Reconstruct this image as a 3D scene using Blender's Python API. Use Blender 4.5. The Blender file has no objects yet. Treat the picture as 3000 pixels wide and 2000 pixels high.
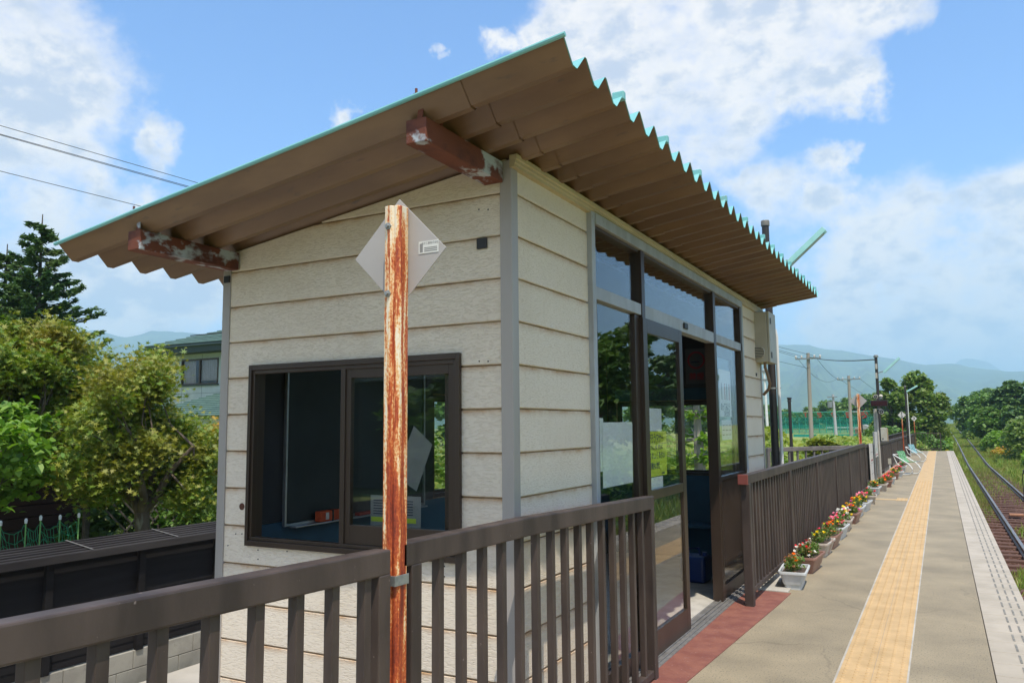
import bpy, bmesh, math, random
import numpy as np
from mathutils import Vector, Matrix
R_ = math.radians
C = bpy.context.scene.collection
scene = bpy.context.scene
random.seed(7); rng = np.random.default_rng(7)

# ---------------------------------------------------------------- camera
YAW, PITCH, ROLL, FPX = 0.492342799, 0.107061025, -0.00951864, 2321.3
CAM = Vector((0, 0, 1.56))
fwd = Vector((-math.sin(YAW)*math.cos(PITCH), math.cos(YAW)*math.cos(PITCH), math.sin(PITCH)))
r0 = Vector((math.cos(YAW), math.sin(YAW), 0)); u0 = r0.cross(fwd)
rt = r0*math.cos(ROLL) + u0*math.sin(ROLL); up = -r0*math.sin(ROLL) + u0*math.cos(ROLL)
cd = bpy.data.cameras.new('camera'); cam = bpy.data.objects.new('camera', cd); C.objects.link(cam)
cam.matrix_world = Matrix(((rt.x, up.x, -fwd.x, CAM.x), (rt.y, up.y, -fwd.y, CAM.y), (rt.z, up.z, -fwd.z, CAM.z), (0, 0, 0, 1)))
cd.sensor_width = 36; cd.lens = FPX/3000*36; cd.clip_start = 0.05; cd.clip_end = 30000
scene.camera = cam
def ray(px, py): return (fwd*FPX + rt*(px-1500) - up*(py-1000)).normalized()
def P(px, py, ax, v):
    """survey helper: where the sight line through a photo point meets the plane axis = v"""
    d = ray(px, py); return CAM + d*((v-CAM[ax])/d[ax])

# ---------------------------------------------------------------- sky, sun, exposure
SUN = Vector((0.29, -0.335, 1.0)).normalized()
w = bpy.data.worlds.new('World'); scene.world = w; w.use_nodes = True
nt = w.node_tree; N = nt.nodes; L = nt.links; N.clear()
def nd(t, tree=None, **kw):
    n = (tree or nt).nodes.new(t)
    for k, v in kw.items(): setattr(n, k, v)
    return n
out = nd('ShaderNodeOutputWorld'); bg = nd('ShaderNodeBackground'); bg.inputs[1].default_value = 0.11
sky = nd('ShaderNodeTexSky', sky_type='NISHITA', sun_disc=False)
sky.sun_elevation = math.asin(SUN.z); sky.sun_rotation = math.atan2(SUN.x, SUN.y)
sky.air_density = 1.0; sky.dust_density = 1.2; sky.ozone_density = 2.0
tc = nd('ShaderNodeTexCoord')
def vm(op, a, b=None, out_=0):
    n = nd('ShaderNodeVectorMath', operation=op)
    for i, x in enumerate((a, b)):
        if x is None: continue
        if isinstance(x, (tuple, list, Vector)): n.inputs[i].default_value = x
        else: L.new(x, n.inputs[i])
    return n.outputs[out_]
def mt(op, a, b=None, c=None, clamp=False, tree=None):
    n = nd('ShaderNodeMath', tree, operation=op); n.use_clamp = clamp
    for i, x in enumerate((a, b, c)):
        if x is None: continue
        if isinstance(x, (int, float)): n.inputs[i].default_value = x
        else: (tree or nt).links.new(x, n.inputs[i])
    return n.outputs[0]
D = tc.outputs['Generated']
blobs = [(1700,70,.09),(1850,60,.10),(2020,60,.10),(2200,50,.10),(2400,35,.075),(2560,20,.05),(1790,170,.11),(1950,190,.13),(2110,200,.13),(2240,160,.10),(1830,290,.09),(2000,330,.12),(2160,320,.10),(2100,400,.07),(2420,230,.055),(2500,270,.04),(2330,300,.05),
         (1480,160,.035),(1560,120,.045),(2180,520,.05),(2270,545,.065),(2390,540,.055),(2420,455,.03),
         (2540,640,.07),(2660,625,.075),(2800,610,.08),(2930,580,.07),(3020,560,.07),(2440,700,.07),(2580,730,.09),(2750,720,.09),(2900,700,.08),(2380,800,.07),(2500,860,.08),(2680,850,.09),(2850,830,.09),(3000,800,.09),(2420,950,.08),(2650,970,.09),(2900,960,.1),(3100,900,.12),
         (20,200,.12),(150,240,.12),(240,290,.07),(60,330,.12),(-80,260,.16),(150,420,.09),(230,500,.06),(470,425,.045),(370,560,.04),(60,560,.10),(980,360,.03),(1270,180,.02),
         (300,850,.13),(480,880,.13),(140,780,.10),(60,900,.16),(600,840,.09),(300,700,.08)]
w0 = nd('ShaderNodeTexNoise'); w0.inputs['Scale'].default_value = 5.5; w0.inputs['Detail'].default_value = 6; w0.inputs['Roughness'].default_value = .62; L.new(D, w0.inputs['Vector'])
DW = vm('ADD', D, vm('MULTIPLY', vm('SUBTRACT', w0.outputs['Color'], (.5, .5, .5)), (.24, .24, .16)))
m = None
for px, py, r in blobs+[((.9, .1, .5), 0, .55), ((.5, -.8, .4), 0, .7), ((-.6, -.8, .5), 0, .6), ((.2, -.5, .85), 0, .45), ((-.9, .1, .7), 0, .3)]:  # second list: clouds added out of view to make the ambient light less blue
    d = vm('DISTANCE', DW, ray(px, py) if not isinstance(px, tuple) else Vector(px).normalized(), 1)
    v = mt('SUBTRACT', 1.0, mt('DIVIDE', d, r))
    m = v if m is None else mt('SMOOTH_MAX', m, v, 0.25)
m = mt('MAXIMUM', m, -0.6)
sp = nd('ShaderNodeSeparateXYZ'); L.new(D, sp.inputs[0])
den = mt('ADD', mt('MAXIMUM', sp.outputs[2], 0.0), 0.35)
cmb = nd('ShaderNodeCombineXYZ')
L.new(mt('DIVIDE', sp.outputs[0], den), cmb.inputs[0]); L.new(mt('DIVIDE', sp.outputs[1], den), cmb.inputs[1]); L.new(mt('MULTIPLY', sp.outputs[2], 3.0), cmb.inputs[2])
cst = vm('MULTIPLY', D, (6.5, 6.5, 10.5))
n1 = nd('ShaderNodeTexNoise'); n1.inputs['Scale'].default_value = 1.0; n1.inputs['Detail'].default_value = 10; n1.inputs['Roughness'].default_value = .60; L.new(cst, n1.inputs['Vector'])
n2 = nd('ShaderNodeTexNoise'); n2.inputs['Scale'].default_value = 2.6; n2.inputs['Detail'].default_value = 7; n2.inputs['Roughness'].default_value = .6; L.new(cst, n2.inputs['Vector'])
dn = mt('ADD', mt('MULTIPLY', mt('SUBTRACT', n1.outputs[0], .5), 2.6), mt('MULTIPLY', mt('SUBTRACT', n2.outputs[0], .5), 0.9))
cov = mt('ADD', mt('SUBTRACT', mt('MULTIPLY', m, 1.35), .30), mt('MULTIPLY', dn, .85))
mr = nd('ShaderNodeMapRange', interpolation_type='SMOOTHSTEP'); mr.inputs[1].default_value = -0.22; mr.inputs[2].default_value = 0.72; L.new(cov, mr.inputs[0])
mask = mt('MULTIPLY', mr.outputs[0], .96)
# thicker cloud is greyer underneath
sh = nd('ShaderNodeMapRange', interpolation_type='SMOOTHSTEP'); sh.inputs[1].default_value = 0.3; sh.inputs[2].default_value = 1.3; L.new(mt('ADD', cov, mt('MULTIPLY', mt('SUBTRACT', n2.outputs[0], .5), 3.2)), sh.inputs[0])
cc = nd('ShaderNodeMix', data_type='RGBA'); cc.inputs['A'].default_value = (8.6, 8.0, 7.5, 1); cc.inputs['B'].default_value = (5.0, 5.3, 6.2, 1); L.new(sh.outputs[0], cc.inputs['Factor'])
# thin high veil whitening the sky towards the horizon
veil = nd('ShaderNodeMapRange', interpolation_type='SMOOTHSTEP'); veil.inputs[1].default_value = 0.30; veil.inputs[2].default_value = 0.0; veil.inputs[3].default_value = 0.0; veil.inputs[4].default_value = 0.3; L.new(sp.outputs[2], veil.inputs[0])
tint = nd('ShaderNodeMix', data_type='RGBA', blend_type='MULTIPLY'); tint.inputs['Factor'].default_value = 1.0; L.new(sky.outputs[0], tint.inputs['A']); tint.inputs['B'].default_value = (1.10, 1.50, 1.98, 1)
mx0 = nd('ShaderNodeMix', data_type='RGBA'); L.new(veil.outputs[0], mx0.inputs['Factor']); L.new(tint.outputs['Result'], mx0.inputs['A']); mx0.inputs['B'].default_value = (5.6, 6.6, 8.2, 1)
mx = nd('ShaderNodeMix', data_type='RGBA'); L.new(mask, mx.inputs['Factor']); L.new(mx0.outputs['Result'], mx.inputs['A']); L.new(cc.outputs['Result'], mx.inputs['B'])
L.new(mx.outputs['Result'], bg.inputs[0]); L.new(bg.outputs[0], out.inputs[0])
sl = bpy.data.lights.new('sun', 'SUN'); sl.energy = 4.6; sl.angle = R_(0.53); sl.color = (1, .925, .80)
so = bpy.data.objects.new('sun', sl); C.objects.link(so); so.rotation_euler = SUN.to_track_quat('Z', 'Y').to_euler(); so.location = (0, 0, 30)
vs = scene.view_settings; vs.view_transform = 'Standard'; vs.look = 'None'; vs.exposure = 0.27; vs.gamma = 1.0; vs.use_curve_mapping = False
scene.cycles.max_bounces = 8; scene.cycles.transparent_max_bounces = 16; scene.cycles.volume_bounces = 1
scene.cycles.caustics_reflective = False; scene.cycles.caustics_refractive = False

# ---------------------------------------------------------------- helpers
def tag(o, label=None, cat=None, group=None, kind=None):
    if label: o['label'] = label
    if cat: o['category'] = cat
    if group: o['group'] = group
    if kind: o['kind'] = kind
    return o
def thing(name, label, cat, loc=(0, 0, 0), rz=0, group=None):
    o = bpy.data.objects.new(name, None); C.objects.link(o); o.location = loc; o.rotation_euler = (0, 0, rz); o.empty_display_size = .1
    return tag(o, label, cat, group)
def copy_tree(o, parent=None):
    c = o.copy(); C.objects.link(c); c.parent = parent
    for ch in list(o.children): copy_tree(ch, c)
    return c
class MB:
    def __init__(s): s.v = []; s.f = []; s.m = []; s.cur = 0
    def add(s, vs, fs):
        b = len(s.v); s.v += [tuple(p) for p in vs]
        for f in fs: s.f.append([i+b for i in f]); s.m.append(s.cur)
        return s
    def box(s, x0, x1, y0, y1, z0, z1):
        if x0 > x1: x0, x1 = x1, x0
        if y0 > y1: y0, y1 = y1, y0
        if z0 > z1: z0, z1 = z1, z0
        return s.add([(x0,y0,z0),(x1,y0,z0),(x1,y1,z0),(x0,y1,z0),(x0,y0,z1),(x1,y0,z1),(x1,y1,z1),(x0,y1,z1)],
                     [(0,3,2,1),(4,5,6,7),(0,1,5,4),(1,2,6,5),(2,3,7,6),(3,0,4,7)])
    def beam(s, a, b, w, h, upv=(0, 0, 1)):
        """box of width w, height h from a to b"""
        a = Vector(a); b = Vector(b); d = (b-a).normalized(); u = Vector(upv)
        sx = d.cross(u)
        if sx.length < 1e-4: sx = d.cross(Vector((0, 1, 0)))
        sx.normalize(); sz = sx.cross(d).normalized()
        q = []
        for p in (a, b):
            for i, j in ((-1,-1),(1,-1),(1,1),(-1,1)): q.append(p+sx*(w/2*i)+sz*(h/2*j))
        return s.add(q, [(0,1,2,3),(7,6,5,4),(0,4,5,1),(1,5,6,2),(2,6,7,3),(3,7,4,0)])
    def prism(s, poly, axis, d0, d1):
        """2-D polygon extruded along axis; poly in the other two axes (cyclic order x,y,z without axis)"""
        n = len(poly); q = []
        for d in (d0, d1):
            for a, b in poly:
                q.append((d, a, b) if axis == 0 else (a, d, b) if axis == 1 else (a, b, d))
        ar = sum(poly[i][0]*poly[(i+1) % n][1]-poly[(i+1) % n][0]*poly[i][1] for i in range(n))
        flip = (ar > 0) ^ (axis == 1) ^ (d1 < d0)
        fs = [list(range(n)), list(range(n, 2*n))[::-1]]
        for i in range(n): j = (i+1) % n; fs.append([j, i, i+n, j+n])
        if not flip: fs = [f[::-1] for f in fs]
        return s.add(q, fs)
    def tube(s, pts, r, seg=10, cap=True, closed=False):
        pts = [Vector(p) for p in pts]; n = len(pts); rs = r if isinstance(r, (list, tuple)) else [r]*n
        t0 = (pts[1]-pts[0]).normalized(); ref = Vector((0, 0, 1)) if abs(t0.z) < .9 else Vector((1, 0, 0))
        q = []
        for i, p in enumerate(pts):
            t = (pts[min(i+1, n-1)]-pts[max(i-1, 0)]).normalized()
            a = t.cross(ref)
            if a.length < 1e-4: a = t.cross(Vector((0, 1, 0)))
            a.normalize(); b = t.cross(a).normalized(); ref = -a.cross(t) if False else ref
            for k in range(seg):
                an = 2*math.pi*k/seg; q.append(p+(a*math.cos(an)+b*math.sin(an))*rs[i])
        fs = []
        for i in range(n-1):
            for k in range(seg):
                k2 = (k+1) % seg; fs.append((i*seg+k, i*seg+k2, (i+1)*seg+k2, (i+1)*seg+k))
        if cap: fs.append(tuple(range(seg))[::-1]); fs.append(tuple(range((n-1)*seg, n*seg)))
        return s.add(q, fs)
    def cyl(s, c, r, h, seg=16, r2=None, axis=2):
        a = Vector((0, 0, 0)); a[axis] = h
        return s.tube([c, Vector(c)+a], [r, r if r2 is None else r2], seg)
    def lathe(s, c, prof, seg=16, axis=2, sgn=1):
        q = []
        for r, h in prof:
            for k in range(seg):
                an = 2*math.pi*k/seg; x, y = r*math.cos(an), r*math.sin(an)
                p = (x, y, h) if axis == 2 else (x, sgn*h, y) if axis == 1 else (sgn*h, x, y)
                q.append((c[0]+p[0], c[1]+p[1], c[2]+p[2]))
        fs = []
        for i in range(len(prof)-1):
            for k in range(seg): k2 = (k+1) % seg; fs.append((i*seg+k, i*seg+k2, (i+1)*seg+k2, (i+1)*seg+k))
        fs.append(tuple(range(seg))[::-1]); fs.append(tuple(range((len(prof)-1)*seg, len(prof)*seg)))
        return s.add(q, fs)
    def build(s, name, mat, parent=None, smooth=False, bevel=0, origin=None, seg=2, fix=True):
        org = Vector(origin) if origin is not None else (parent_loc(parent) if parent else Vector((0, 0, 0)))
        me = bpy.data.meshes.new(name)
        me.from_pydata([(p[0]-org.x, p[1]-org.y, p[2]-org.z) for p in s.v], [], s.f)
        mats = mat if isinstance(mat, (list, tuple)) else [mat]
        for m_ in mats: me.materials.append(m_)
        if len(mats) > 1: me.polygons.foreach_set('material_index', s.m)
        if fix:
            bm = bmesh.new(); bm.from_mesh(me); bmesh.ops.recalc_face_normals(bm, faces=bm.faces); bm.to_mesh(me); bm.free()
        if smooth:
            me.polygons.foreach_set('use_smooth', [True]*len(me.polygons))
            me.set_sharp_from_angle(angle=R_(38))
        o = bpy.data.objects.new(name, me); C.objects.link(o)
        if parent: o.parent = parent
        elif origin is not None: o.location = org
        if bevel:
            b = o.modifiers.new('bevel', 'BEVEL'); b.width = bevel; b.segments = seg; b.limit_method = 'ANGLE'; b.angle_limit = R_(40); b.harden_normals = False
        return o
def parent_loc(o):
    l = Vector(o.location); p = o.parent
    while p: l += Vector(p.location); p = p.parent
    return l

# ---------------------------------------------------------------- materials
def mat(name, c, r=.6, metal=0, c2=None, sc=4, lo=.4, hi=.6, det=6, stretch=(1,1,1), bump=0, bsc=60, bstretch=None, spec=.5, c3=None, sc3=30, lo3=.55, hi3=.62, stretch3=None, r2=None, coat=0, trans=0, bdet=6):
    m = bpy.data.materials.new(name); m.use_nodes = True; t = m.node_tree; b = t.nodes['Principled BSDF']
    b.inputs['Base Color'].default_value = (*c, 1); b.inputs['Roughness'].default_value = r; b.inputs['Metallic'].default_value = metal
    b.inputs['Specular IOR Level'].default_value = spec; b.inputs['Coat Weight'].default_value = coat
    co = t.nodes.new('ShaderNodeTexCoord')
    def noise(scale, st, d=6, rough=.55):
        mp = t.nodes.new('ShaderNodeMapping'); mp.inputs['Scale'].default_value = st; t.links.new(co.outputs['Object'], mp.inputs[0])
        n = t.nodes.new('ShaderNodeTexNoise'); n.inputs['Scale'].default_value = scale; n.inputs['Detail'].default_value = d; n.inputs['Roughness'].default_value = rough
        t.links.new(mp.outputs[0], n.inputs['Vector']); return n.outputs[0]
    def ramp(v, a, b_):
        q = t.nodes.new('ShaderNodeMapRange'); q.inputs[1].default_value = a; q.inputs[2].default_value = b_; t.links.new(v, q.inputs[0]); return q.outputs[0]
    def mix(f, A, B):
        x = t.nodes.new('ShaderNodeMix'); x.data_type = 'RGBA'; t.links.new(f, x.inputs['Factor'])
        for k, val in (('A', A), ('B', B)):
            if isinstance(val, tuple): x.inputs[k].default_value = (*val, 1)
            else: t.links.new(val, x.inputs[k])
        return x.outputs['Result']
    col = None
    if c2:
        f = ramp(noise(sc, stretch, det), lo, hi); col = mix(f, c, c2)
        if r2 is not None:
            q = t.nodes.new('ShaderNodeMapRange'); q.inputs[3].default_value = r; q.inputs[4].default_value = r2; t.links.new(f, q.inputs[0]); t.links.new(q.outputs[0], b.inputs['Roughness'])
    if c3: col = mix(ramp(noise(sc3, stretch3 or stretch, 8), lo3, hi3), col if col else c, c3)
    if col: t.links.new(col, b.inputs['Base Color'])
    if bump:
        bn = t.nodes.new('ShaderNodeBump'); bn.inputs['Strength'].default_value = 1.0; bn.inputs['Distance'].default_value = bump
        t.links.new(noise(bsc, bstretch or (1, 1, 1), bdet), bn.inputs['Height']); t.links.new(bn.outputs[0], b.inputs['Normal'])
    return m
def leafmat(name, cols, trans=.35, clump=None, csc=.8, rough=.5):
    """cols: list of colours picked at random leaf by leaf; clump: colour that takes over in patches"""
    m = bpy.data.materials.new(name); m.use_nodes = True; t = m.node_tree; t.nodes.clear()
    o = t.nodes.new('ShaderNodeOutputMaterial'); g = t.nodes.new('ShaderNodeNewGeometry'); cr = t.nodes.new('ShaderNodeValToRGB')
    e = cr.color_ramp.elements
    while len(e) < len(cols): e.new(.5)
    for i, c in enumerate(cols): e[i].position = i/(max(1, len(cols)-1)); e[i].color = (*c, 1)
    t.links.new(g.outputs['Random Per Island'], cr.inputs[0]); col = cr.outputs[0]
    if clump:
        co = t.nodes.new('ShaderNodeTexCoord'); n = t.nodes.new('ShaderNodeTexNoise'); n.inputs['Scale'].default_value = csc; n.inputs['Detail'].default_value = 3
        t.links.new(co.outputs['Object'], n.inputs['Vector'])
        q = t.nodes.new('ShaderNodeMapRange'); q.inputs[1].default_value = .48; q.inputs[2].default_value = .68; t.links.new(n.outputs[0], q.inputs[0])
        x = t.nodes.new('ShaderNodeMix'); x.data_type = 'RGBA'; t.links.new(q.outputs[0], x.inputs['Factor']); t.links.new(col, x.inputs['A']); x.inputs['B'].default_value = (*clump, 1); col = x.outputs['Result']
    p = t.nodes.new('ShaderNodeBsdfPrincipled'); p.inputs['Roughness'].default_value = rough; p.inputs['Specular IOR Level'].default_value = .35; t.links.new(col, p.inputs['Base Color'])
    tr = t.nodes.new('ShaderNodeBsdfTranslucent')
    hs = t.nodes.new('ShaderNodeHueSaturation'); hs.inputs['Value'].default_value = 1.6; hs.inputs['Saturation'].default_value = 1.1; t.links.new(col, hs.inputs['Color']); t.links.new(hs.outputs[0], tr.inputs[0])
    ms = t.nodes.new('ShaderNodeMixShader'); ms.inputs[0].default_value = trans; t.links.new(p.outputs[0], ms.inputs[1]); t.links.new(tr.outputs[0], ms.inputs[2]); t.links.new(ms.outputs[0], o.inputs[0])
    return m
def glassmat(name, tint=(.8, .84, .84), rough=0.0, ior=1.5, boost=1.0):
    m = bpy.data.materials.new(name); m.use_nodes = True; t = m.node_tree; t.nodes.clear()
    o = t.nodes.new('ShaderNodeOutputMaterial'); fr = t.nodes.new('ShaderNodeFresnel'); ge = t.nodes.new('ShaderNodeNewGeometry'); mi = t.nodes.new('ShaderNodeMix'); mi.data_type = 'FLOAT'; mi.inputs['A'].default_value = ior; mi.inputs['B'].default_value = 1/ior; t.links.new(ge.outputs['Backfacing'], mi.inputs['Factor']); t.links.new(mi.outputs['Result'], fr.inputs[0])
    tr = t.nodes.new('ShaderNodeBsdfTransparent'); tr.inputs[0].default_value = (*tint, 1)
    gl = t.nodes.new('ShaderNodeBsdfGlossy'); gl.inputs['Roughness'].default_value = rough; gl.inputs['Color'].default_value = (1, 1, 1, 1)
    mm = t.nodes.new('ShaderNodeMath'); mm.operation = 'MULTIPLY'; mm.use_clamp = True; mm.inputs[1].default_value = boost; t.links.new(fr.outputs[0], mm.inputs[0])
    ms = t.nodes.new('ShaderNodeMixShader'); t.links.new(mm.outputs[0], ms.inputs[0]); t.links.new(tr.outputs[0], ms.inputs[1]); t.links.new(gl.outputs[0], ms.inputs[2]); t.links.new(ms.outputs[0], o.inputs[0])
    return m

# siding: cream boards with an embossed grain of short horizontal creases and brown dirt along the joints
def siding_mat():
    m = mat('cream_siding', (.77, .675, .555), r=.62, c2=(.72, .625, .505), sc=2.2, lo=.42, hi=.7)
    t = m.node_tree; b = t.nodes['Principled BSDF']; lk = t.links
    co = t.nodes.new('ShaderNodeTexCoord'); mp = t.nodes.new('ShaderNodeMapping'); mp.inputs['Scale'].default_value = (40, 40, 190); lk.new(co.outputs['Object'], mp.inputs[0])
    n = t.nodes.new('ShaderNodeTexNoise'); n.inputs['Scale'].default_value = 1.0; n.inputs['Detail'].default_value = 2.5; n.inputs['Distortion'].default_value = .6; lk.new(mp.outputs[0], n.inputs['Vector'])
    rr = t.nodes.new('ShaderNodeMapRange'); rr.interpolation_type = 'SMOOTHSTEP'; rr.inputs[1].default_value = .36; rr.inputs[2].default_value = .5; lk.new(n.outputs[0], rr.inputs[0])
    f = t.nodes.new('ShaderNodeTexNoise'); f.inputs['Scale'].default_value = 260; lk.new(co.outputs['Object'], f.inputs['Vector'])
    ad = mt('ADD', rr.outputs[0], mt('MULTIPLY', f.outputs[0], .25, tree=t), tree=t)
    bp = t.nodes.new('ShaderNodeBump'); bp.inputs['Distance'].default_value = .0012; lk.new(ad, bp.inputs['Height']); lk.new(bp.outputs[0], b.inputs['Normal'])
    # dirt bands: just under each joint, broken up by noise
    sx = t.nodes.new('ShaderNodeSeparateXYZ'); lk.new(co.outputs['Object'], sx.inputs[0])
    fr = mt('FRACT', mt('DIVIDE', mt('ADD', sx.outputs[2], 10*.2135-.1495+.0, tree=t), .2135, tree=t), tree=t)
    band = t.nodes.new('ShaderNodeMapRange'); band.inputs[1].default_value = .74; band.inputs[2].default_value = .97; lk.new(fr, band.inputs[0])
    dn_ = t.nodes.new('ShaderNodeTexNoise'); dn_.inputs['Scale'].default_value = 5; dn_.inputs['Detail'].default_value = 8; dn_.inputs['Roughness'].default_value = .7; lk.new(co.outputs['Object'], dn_.inputs['Vector'])
    dr = t.nodes.new('ShaderNodeMapRange'); dr.inputs[1].default_value = .42; dr.inputs[2].default_value = .72; lk.new(dn_.outputs[0], dr.inputs[0])
    fac = mt('MULTIPLY', mt('POWER', band.outputs[0], 3.0, tree=t), mt('ADD', mt('MULTIPLY', dr.outputs[0], .85, tree=t), .28, tree=t), clamp=True, tree=t)
    src = b.inputs['Base Color'].links[0].from_socket
    x = t.nodes.new('ShaderNodeMix'); x.data_type = 'RGBA'; lk.new(fac, x.inputs['Factor']); lk.new(src, x.inputs['A']); x.inputs['B'].default_value = (.46, .25, .10, 1)
    # grime creases
    gx = t.nodes.new('ShaderNodeMix'); gx.data_type = 'RGBA'; gx.blend_type = 'MULTIPLY'
    inv = mt('MULTIPLY', mt('SUBTRACT', 1.0, rr.outputs[0], tree=t), .14, tree=t); lk.new(inv, gx.inputs['Factor']); lk.new(x.outputs['Result'], gx.inputs['A']); gx.inputs['B'].default_value = (.55, .45, .33, 1)
    lk.new(gx.outputs['Result'], b.inputs['Base Color'])
    return m
# rusting paint: pale paint breaking down to rust in upright streaks
def rust_mat(name, paint, rust1, rust2, lo, hi, sc=9, st=(1.6, 1.6, .22), r=.75):
    m = mat(name, paint, r=.45, c2=rust1, sc=sc, lo=lo, hi=hi, stretch=st, det=10, r2=r, c3=rust2, sc3=sc*1.1, lo3=hi+.02, hi3=hi+.14, stretch3=st, bump=.0012, bsc=90)
    return m
M = {}
M['siding'] = siding_mat()
M['post'] = mat('grey_post', (.385, .35, .32), r=.42, metal=.0, c2=(.33, .30, .275), sc=3, stretch=(1, 1, .2), bump=.0002, bsc=200)
M['trim'] = mat('cream_trim', (.55, .47, .30), r=.5, c2=(.45, .37, .23), sc=6, stretch=(1, .3, 1))
M['teal'] = mat('teal_roof_sheet', (.17, .45, .45), r=.5, c2=(.22, .51, .50), sc=2, c3=(.35, .28, .16), sc3=6, lo3=.66, hi3=.78, bump=.0004, bsc=20)
M['soffit'] = mat('brown_roof_underside', (.205, .122, .062), r=.38, c2=(.155, .09, .047), sc=3, stretch=(.5, 2, 1), c3=(.11, .075, .05), sc3=14, lo3=.63, hi3=.75, bump=.0008, bsc=14)
M['lap'] = mat('dark_roof_lining', (.10, .085, .075), r=.7, c2=(.15, .12, .10), sc=8)
M['beam'] = rust_mat('rusty_beam', (.42, .46, .50), (.15, .040, .018), (.09, .024, .014), .42, .47, sc=8, st=(1, .6, 1))
M['sash'] = mat('bronze_aluminium', (.050, .032, .022), r=.36, metal=.25, c2=(.066, .044, .031), sc=3, stretch=(1, 1, .2), bump=.0002, bsc=300)
M['frame'] = mat('weathered_grey_frame', (.40, .42, .44), r=.5, c2=(.33, .34, .35), sc=9, stretch=(1, 1, .35), c3=(.2, .18, .15), sc3=40, lo3=.66, hi3=.74)
M['glass'] = glassmat('window_glass', tint=(.95, .965, .96), boost=.85)
M['inner'] = mat('blue_interior_panel', (.028, .10, .16), r=.6, c2=(.022, .08, .13), sc=3)
M['innerdark'] = mat('dark_interior_board', (.025, .027, .03), r=.7, c2=(.035, .035, .038), sc=2)
M['board'] = mat('green_black_board', (.012, .022, .022), r=.6, c2=(.018, .03, .03), sc=3)
M['alu'] = mat('aluminium', (.45, .47, .49), r=.35, metal=.7, c2=(.36, .38, .40), sc=10)
M['conc'] = mat('pale_concrete', (.46, .43, .38), r=.85, c2=(.37, .345, .30), sc=5, c3=(.25, .22, .18), sc3=18, lo3=.64, hi3=.74, bump=.002, bsc=60)
M['brail'] = mat('brown_railing_paint', (.034, .023, .019), r=.55, c2=(.078, .055, .045), sc=7, stretch=(1, 1, .25), lo=.35, hi=.65, c3=(.22, .17, .15), sc3=46, lo3=.70, hi3=.75, stretch3=(1, 1, 1), bump=.0006, bsc=50)
def rust_post():
    m = mat('rust_eaten_white_paint', (.80, .70, .54), r=.5, bump=.0010, bsc=120); t = m.node_tree; b = t.nodes['Principled BSDF']; lk = t.links; co = t.nodes.new('ShaderNodeTexCoord')
    def nz(sc, st, d=8, ro=.62):
        mp = t.nodes.new('ShaderNodeMapping'); mp.inputs['Scale'].default_value = st; lk.new(co.outputs['Object'], mp.inputs[0]); n = t.nodes.new('ShaderNodeTexNoise'); n.inputs['Scale'].default_value = sc; n.inputs['Detail'].default_value = d; n.inputs['Roughness'].default_value = ro; lk.new(mp.outputs[0], n.inputs['Vector']); return n.outputs[0]
    sx = t.nodes.new('ShaderNodeSeparateXYZ'); lk.new(co.outputs['Object'], sx.inputs[0])
    wear = mt('MULTIPLY', mt('SUBTRACT', 1.86, sx.outputs[2], tree=t), .085, tree=t)
    v = mt('ADD', mt('ADD', mt('MULTIPLY', nz(1, (42, 42, 2.6), 3), .72, tree=t), mt('MULTIPLY', nz(170, (1, 1, .55), 4), .28, tree=t), tree=t), wear, tree=t)
    cr = t.nodes.new('ShaderNodeValToRGB'); e = cr.color_ramp.elements
    while len(e) < 5: e.new(.5)
    for k, (p_, c_) in enumerate(((.42, (.80, .70, .54)), (.475, (.76, .46, .20)), (.515, (.55, .13, .028)), (.57, (.36, .055, .015)), (.66, (.16, .022, .010)))): e[k].position = p_; e[k].color = (*c_, 1)
    lk.new(v, cr.inputs[0]); lk.new(cr.outputs[0], b.inputs['Base Color']); return m
M['rusty'] = rust_post()
M['signback'] = mat('grey_sign_back', (.40, .375, .355), r=.5, c2=(.36, .34, .325), sc=3, bump=.0002, bsc=150)
M['signwhite'] = mat('white_sign_face', (.66, .63, .60), r=.5, c2=(.55, .52, .48), sc=20)
M['black'] = mat('black_paint', (.015, .015, .016), r=.5, c2=(.025, .024, .024), sc=8)
M['white'] = mat('white_paint', (.74, .75, .74), r=.45, c2=(.66, .66, .64), sc=8)
M['galv'] = mat('galvanised_steel', (.33, .34, .33), r=.45, metal=.55, c2=(.24, .25, .25), sc=30)
M['polebrown'] = mat('dark_brown_pole', (.026, .019, .018), r=.42, c2=(.036, .027, .025), sc=5, stretch=(1, 1, .2))
M['cabinet'] = mat('beige_cabinet', (.46, .43, .36), r=.42, c2=(.42, .385, .31), sc=5, c3=(.30, .22, .12), sc3=8, lo3=.66, hi3=.8, stretch3=(1, 1, .3))
M['redplate'] = mat('red_floor_plate', (.26, .10, .068), r=.62, c2=(.20, .068, .050), sc=7, c3=(.34, .22, .19), sc3=70, lo3=.64, hi3=.70)
M['tealamp'] = mat('teal_lamp_housing', (.36, .62, .57), r=.4, c2=(.30, .56, .52), sc=6)
M['tube'] = mat('lamp_tube_glass', (.62, .64, .64), r=.2, c2=(.55, .57, .56), sc=10)
M['cpole'] = mat('concrete_pole', (.34, .30, .25), r=.85, c2=(.28, .25, .21), sc=2, stretch=(1, 1, .2), bump=.002, bsc=30)
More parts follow.
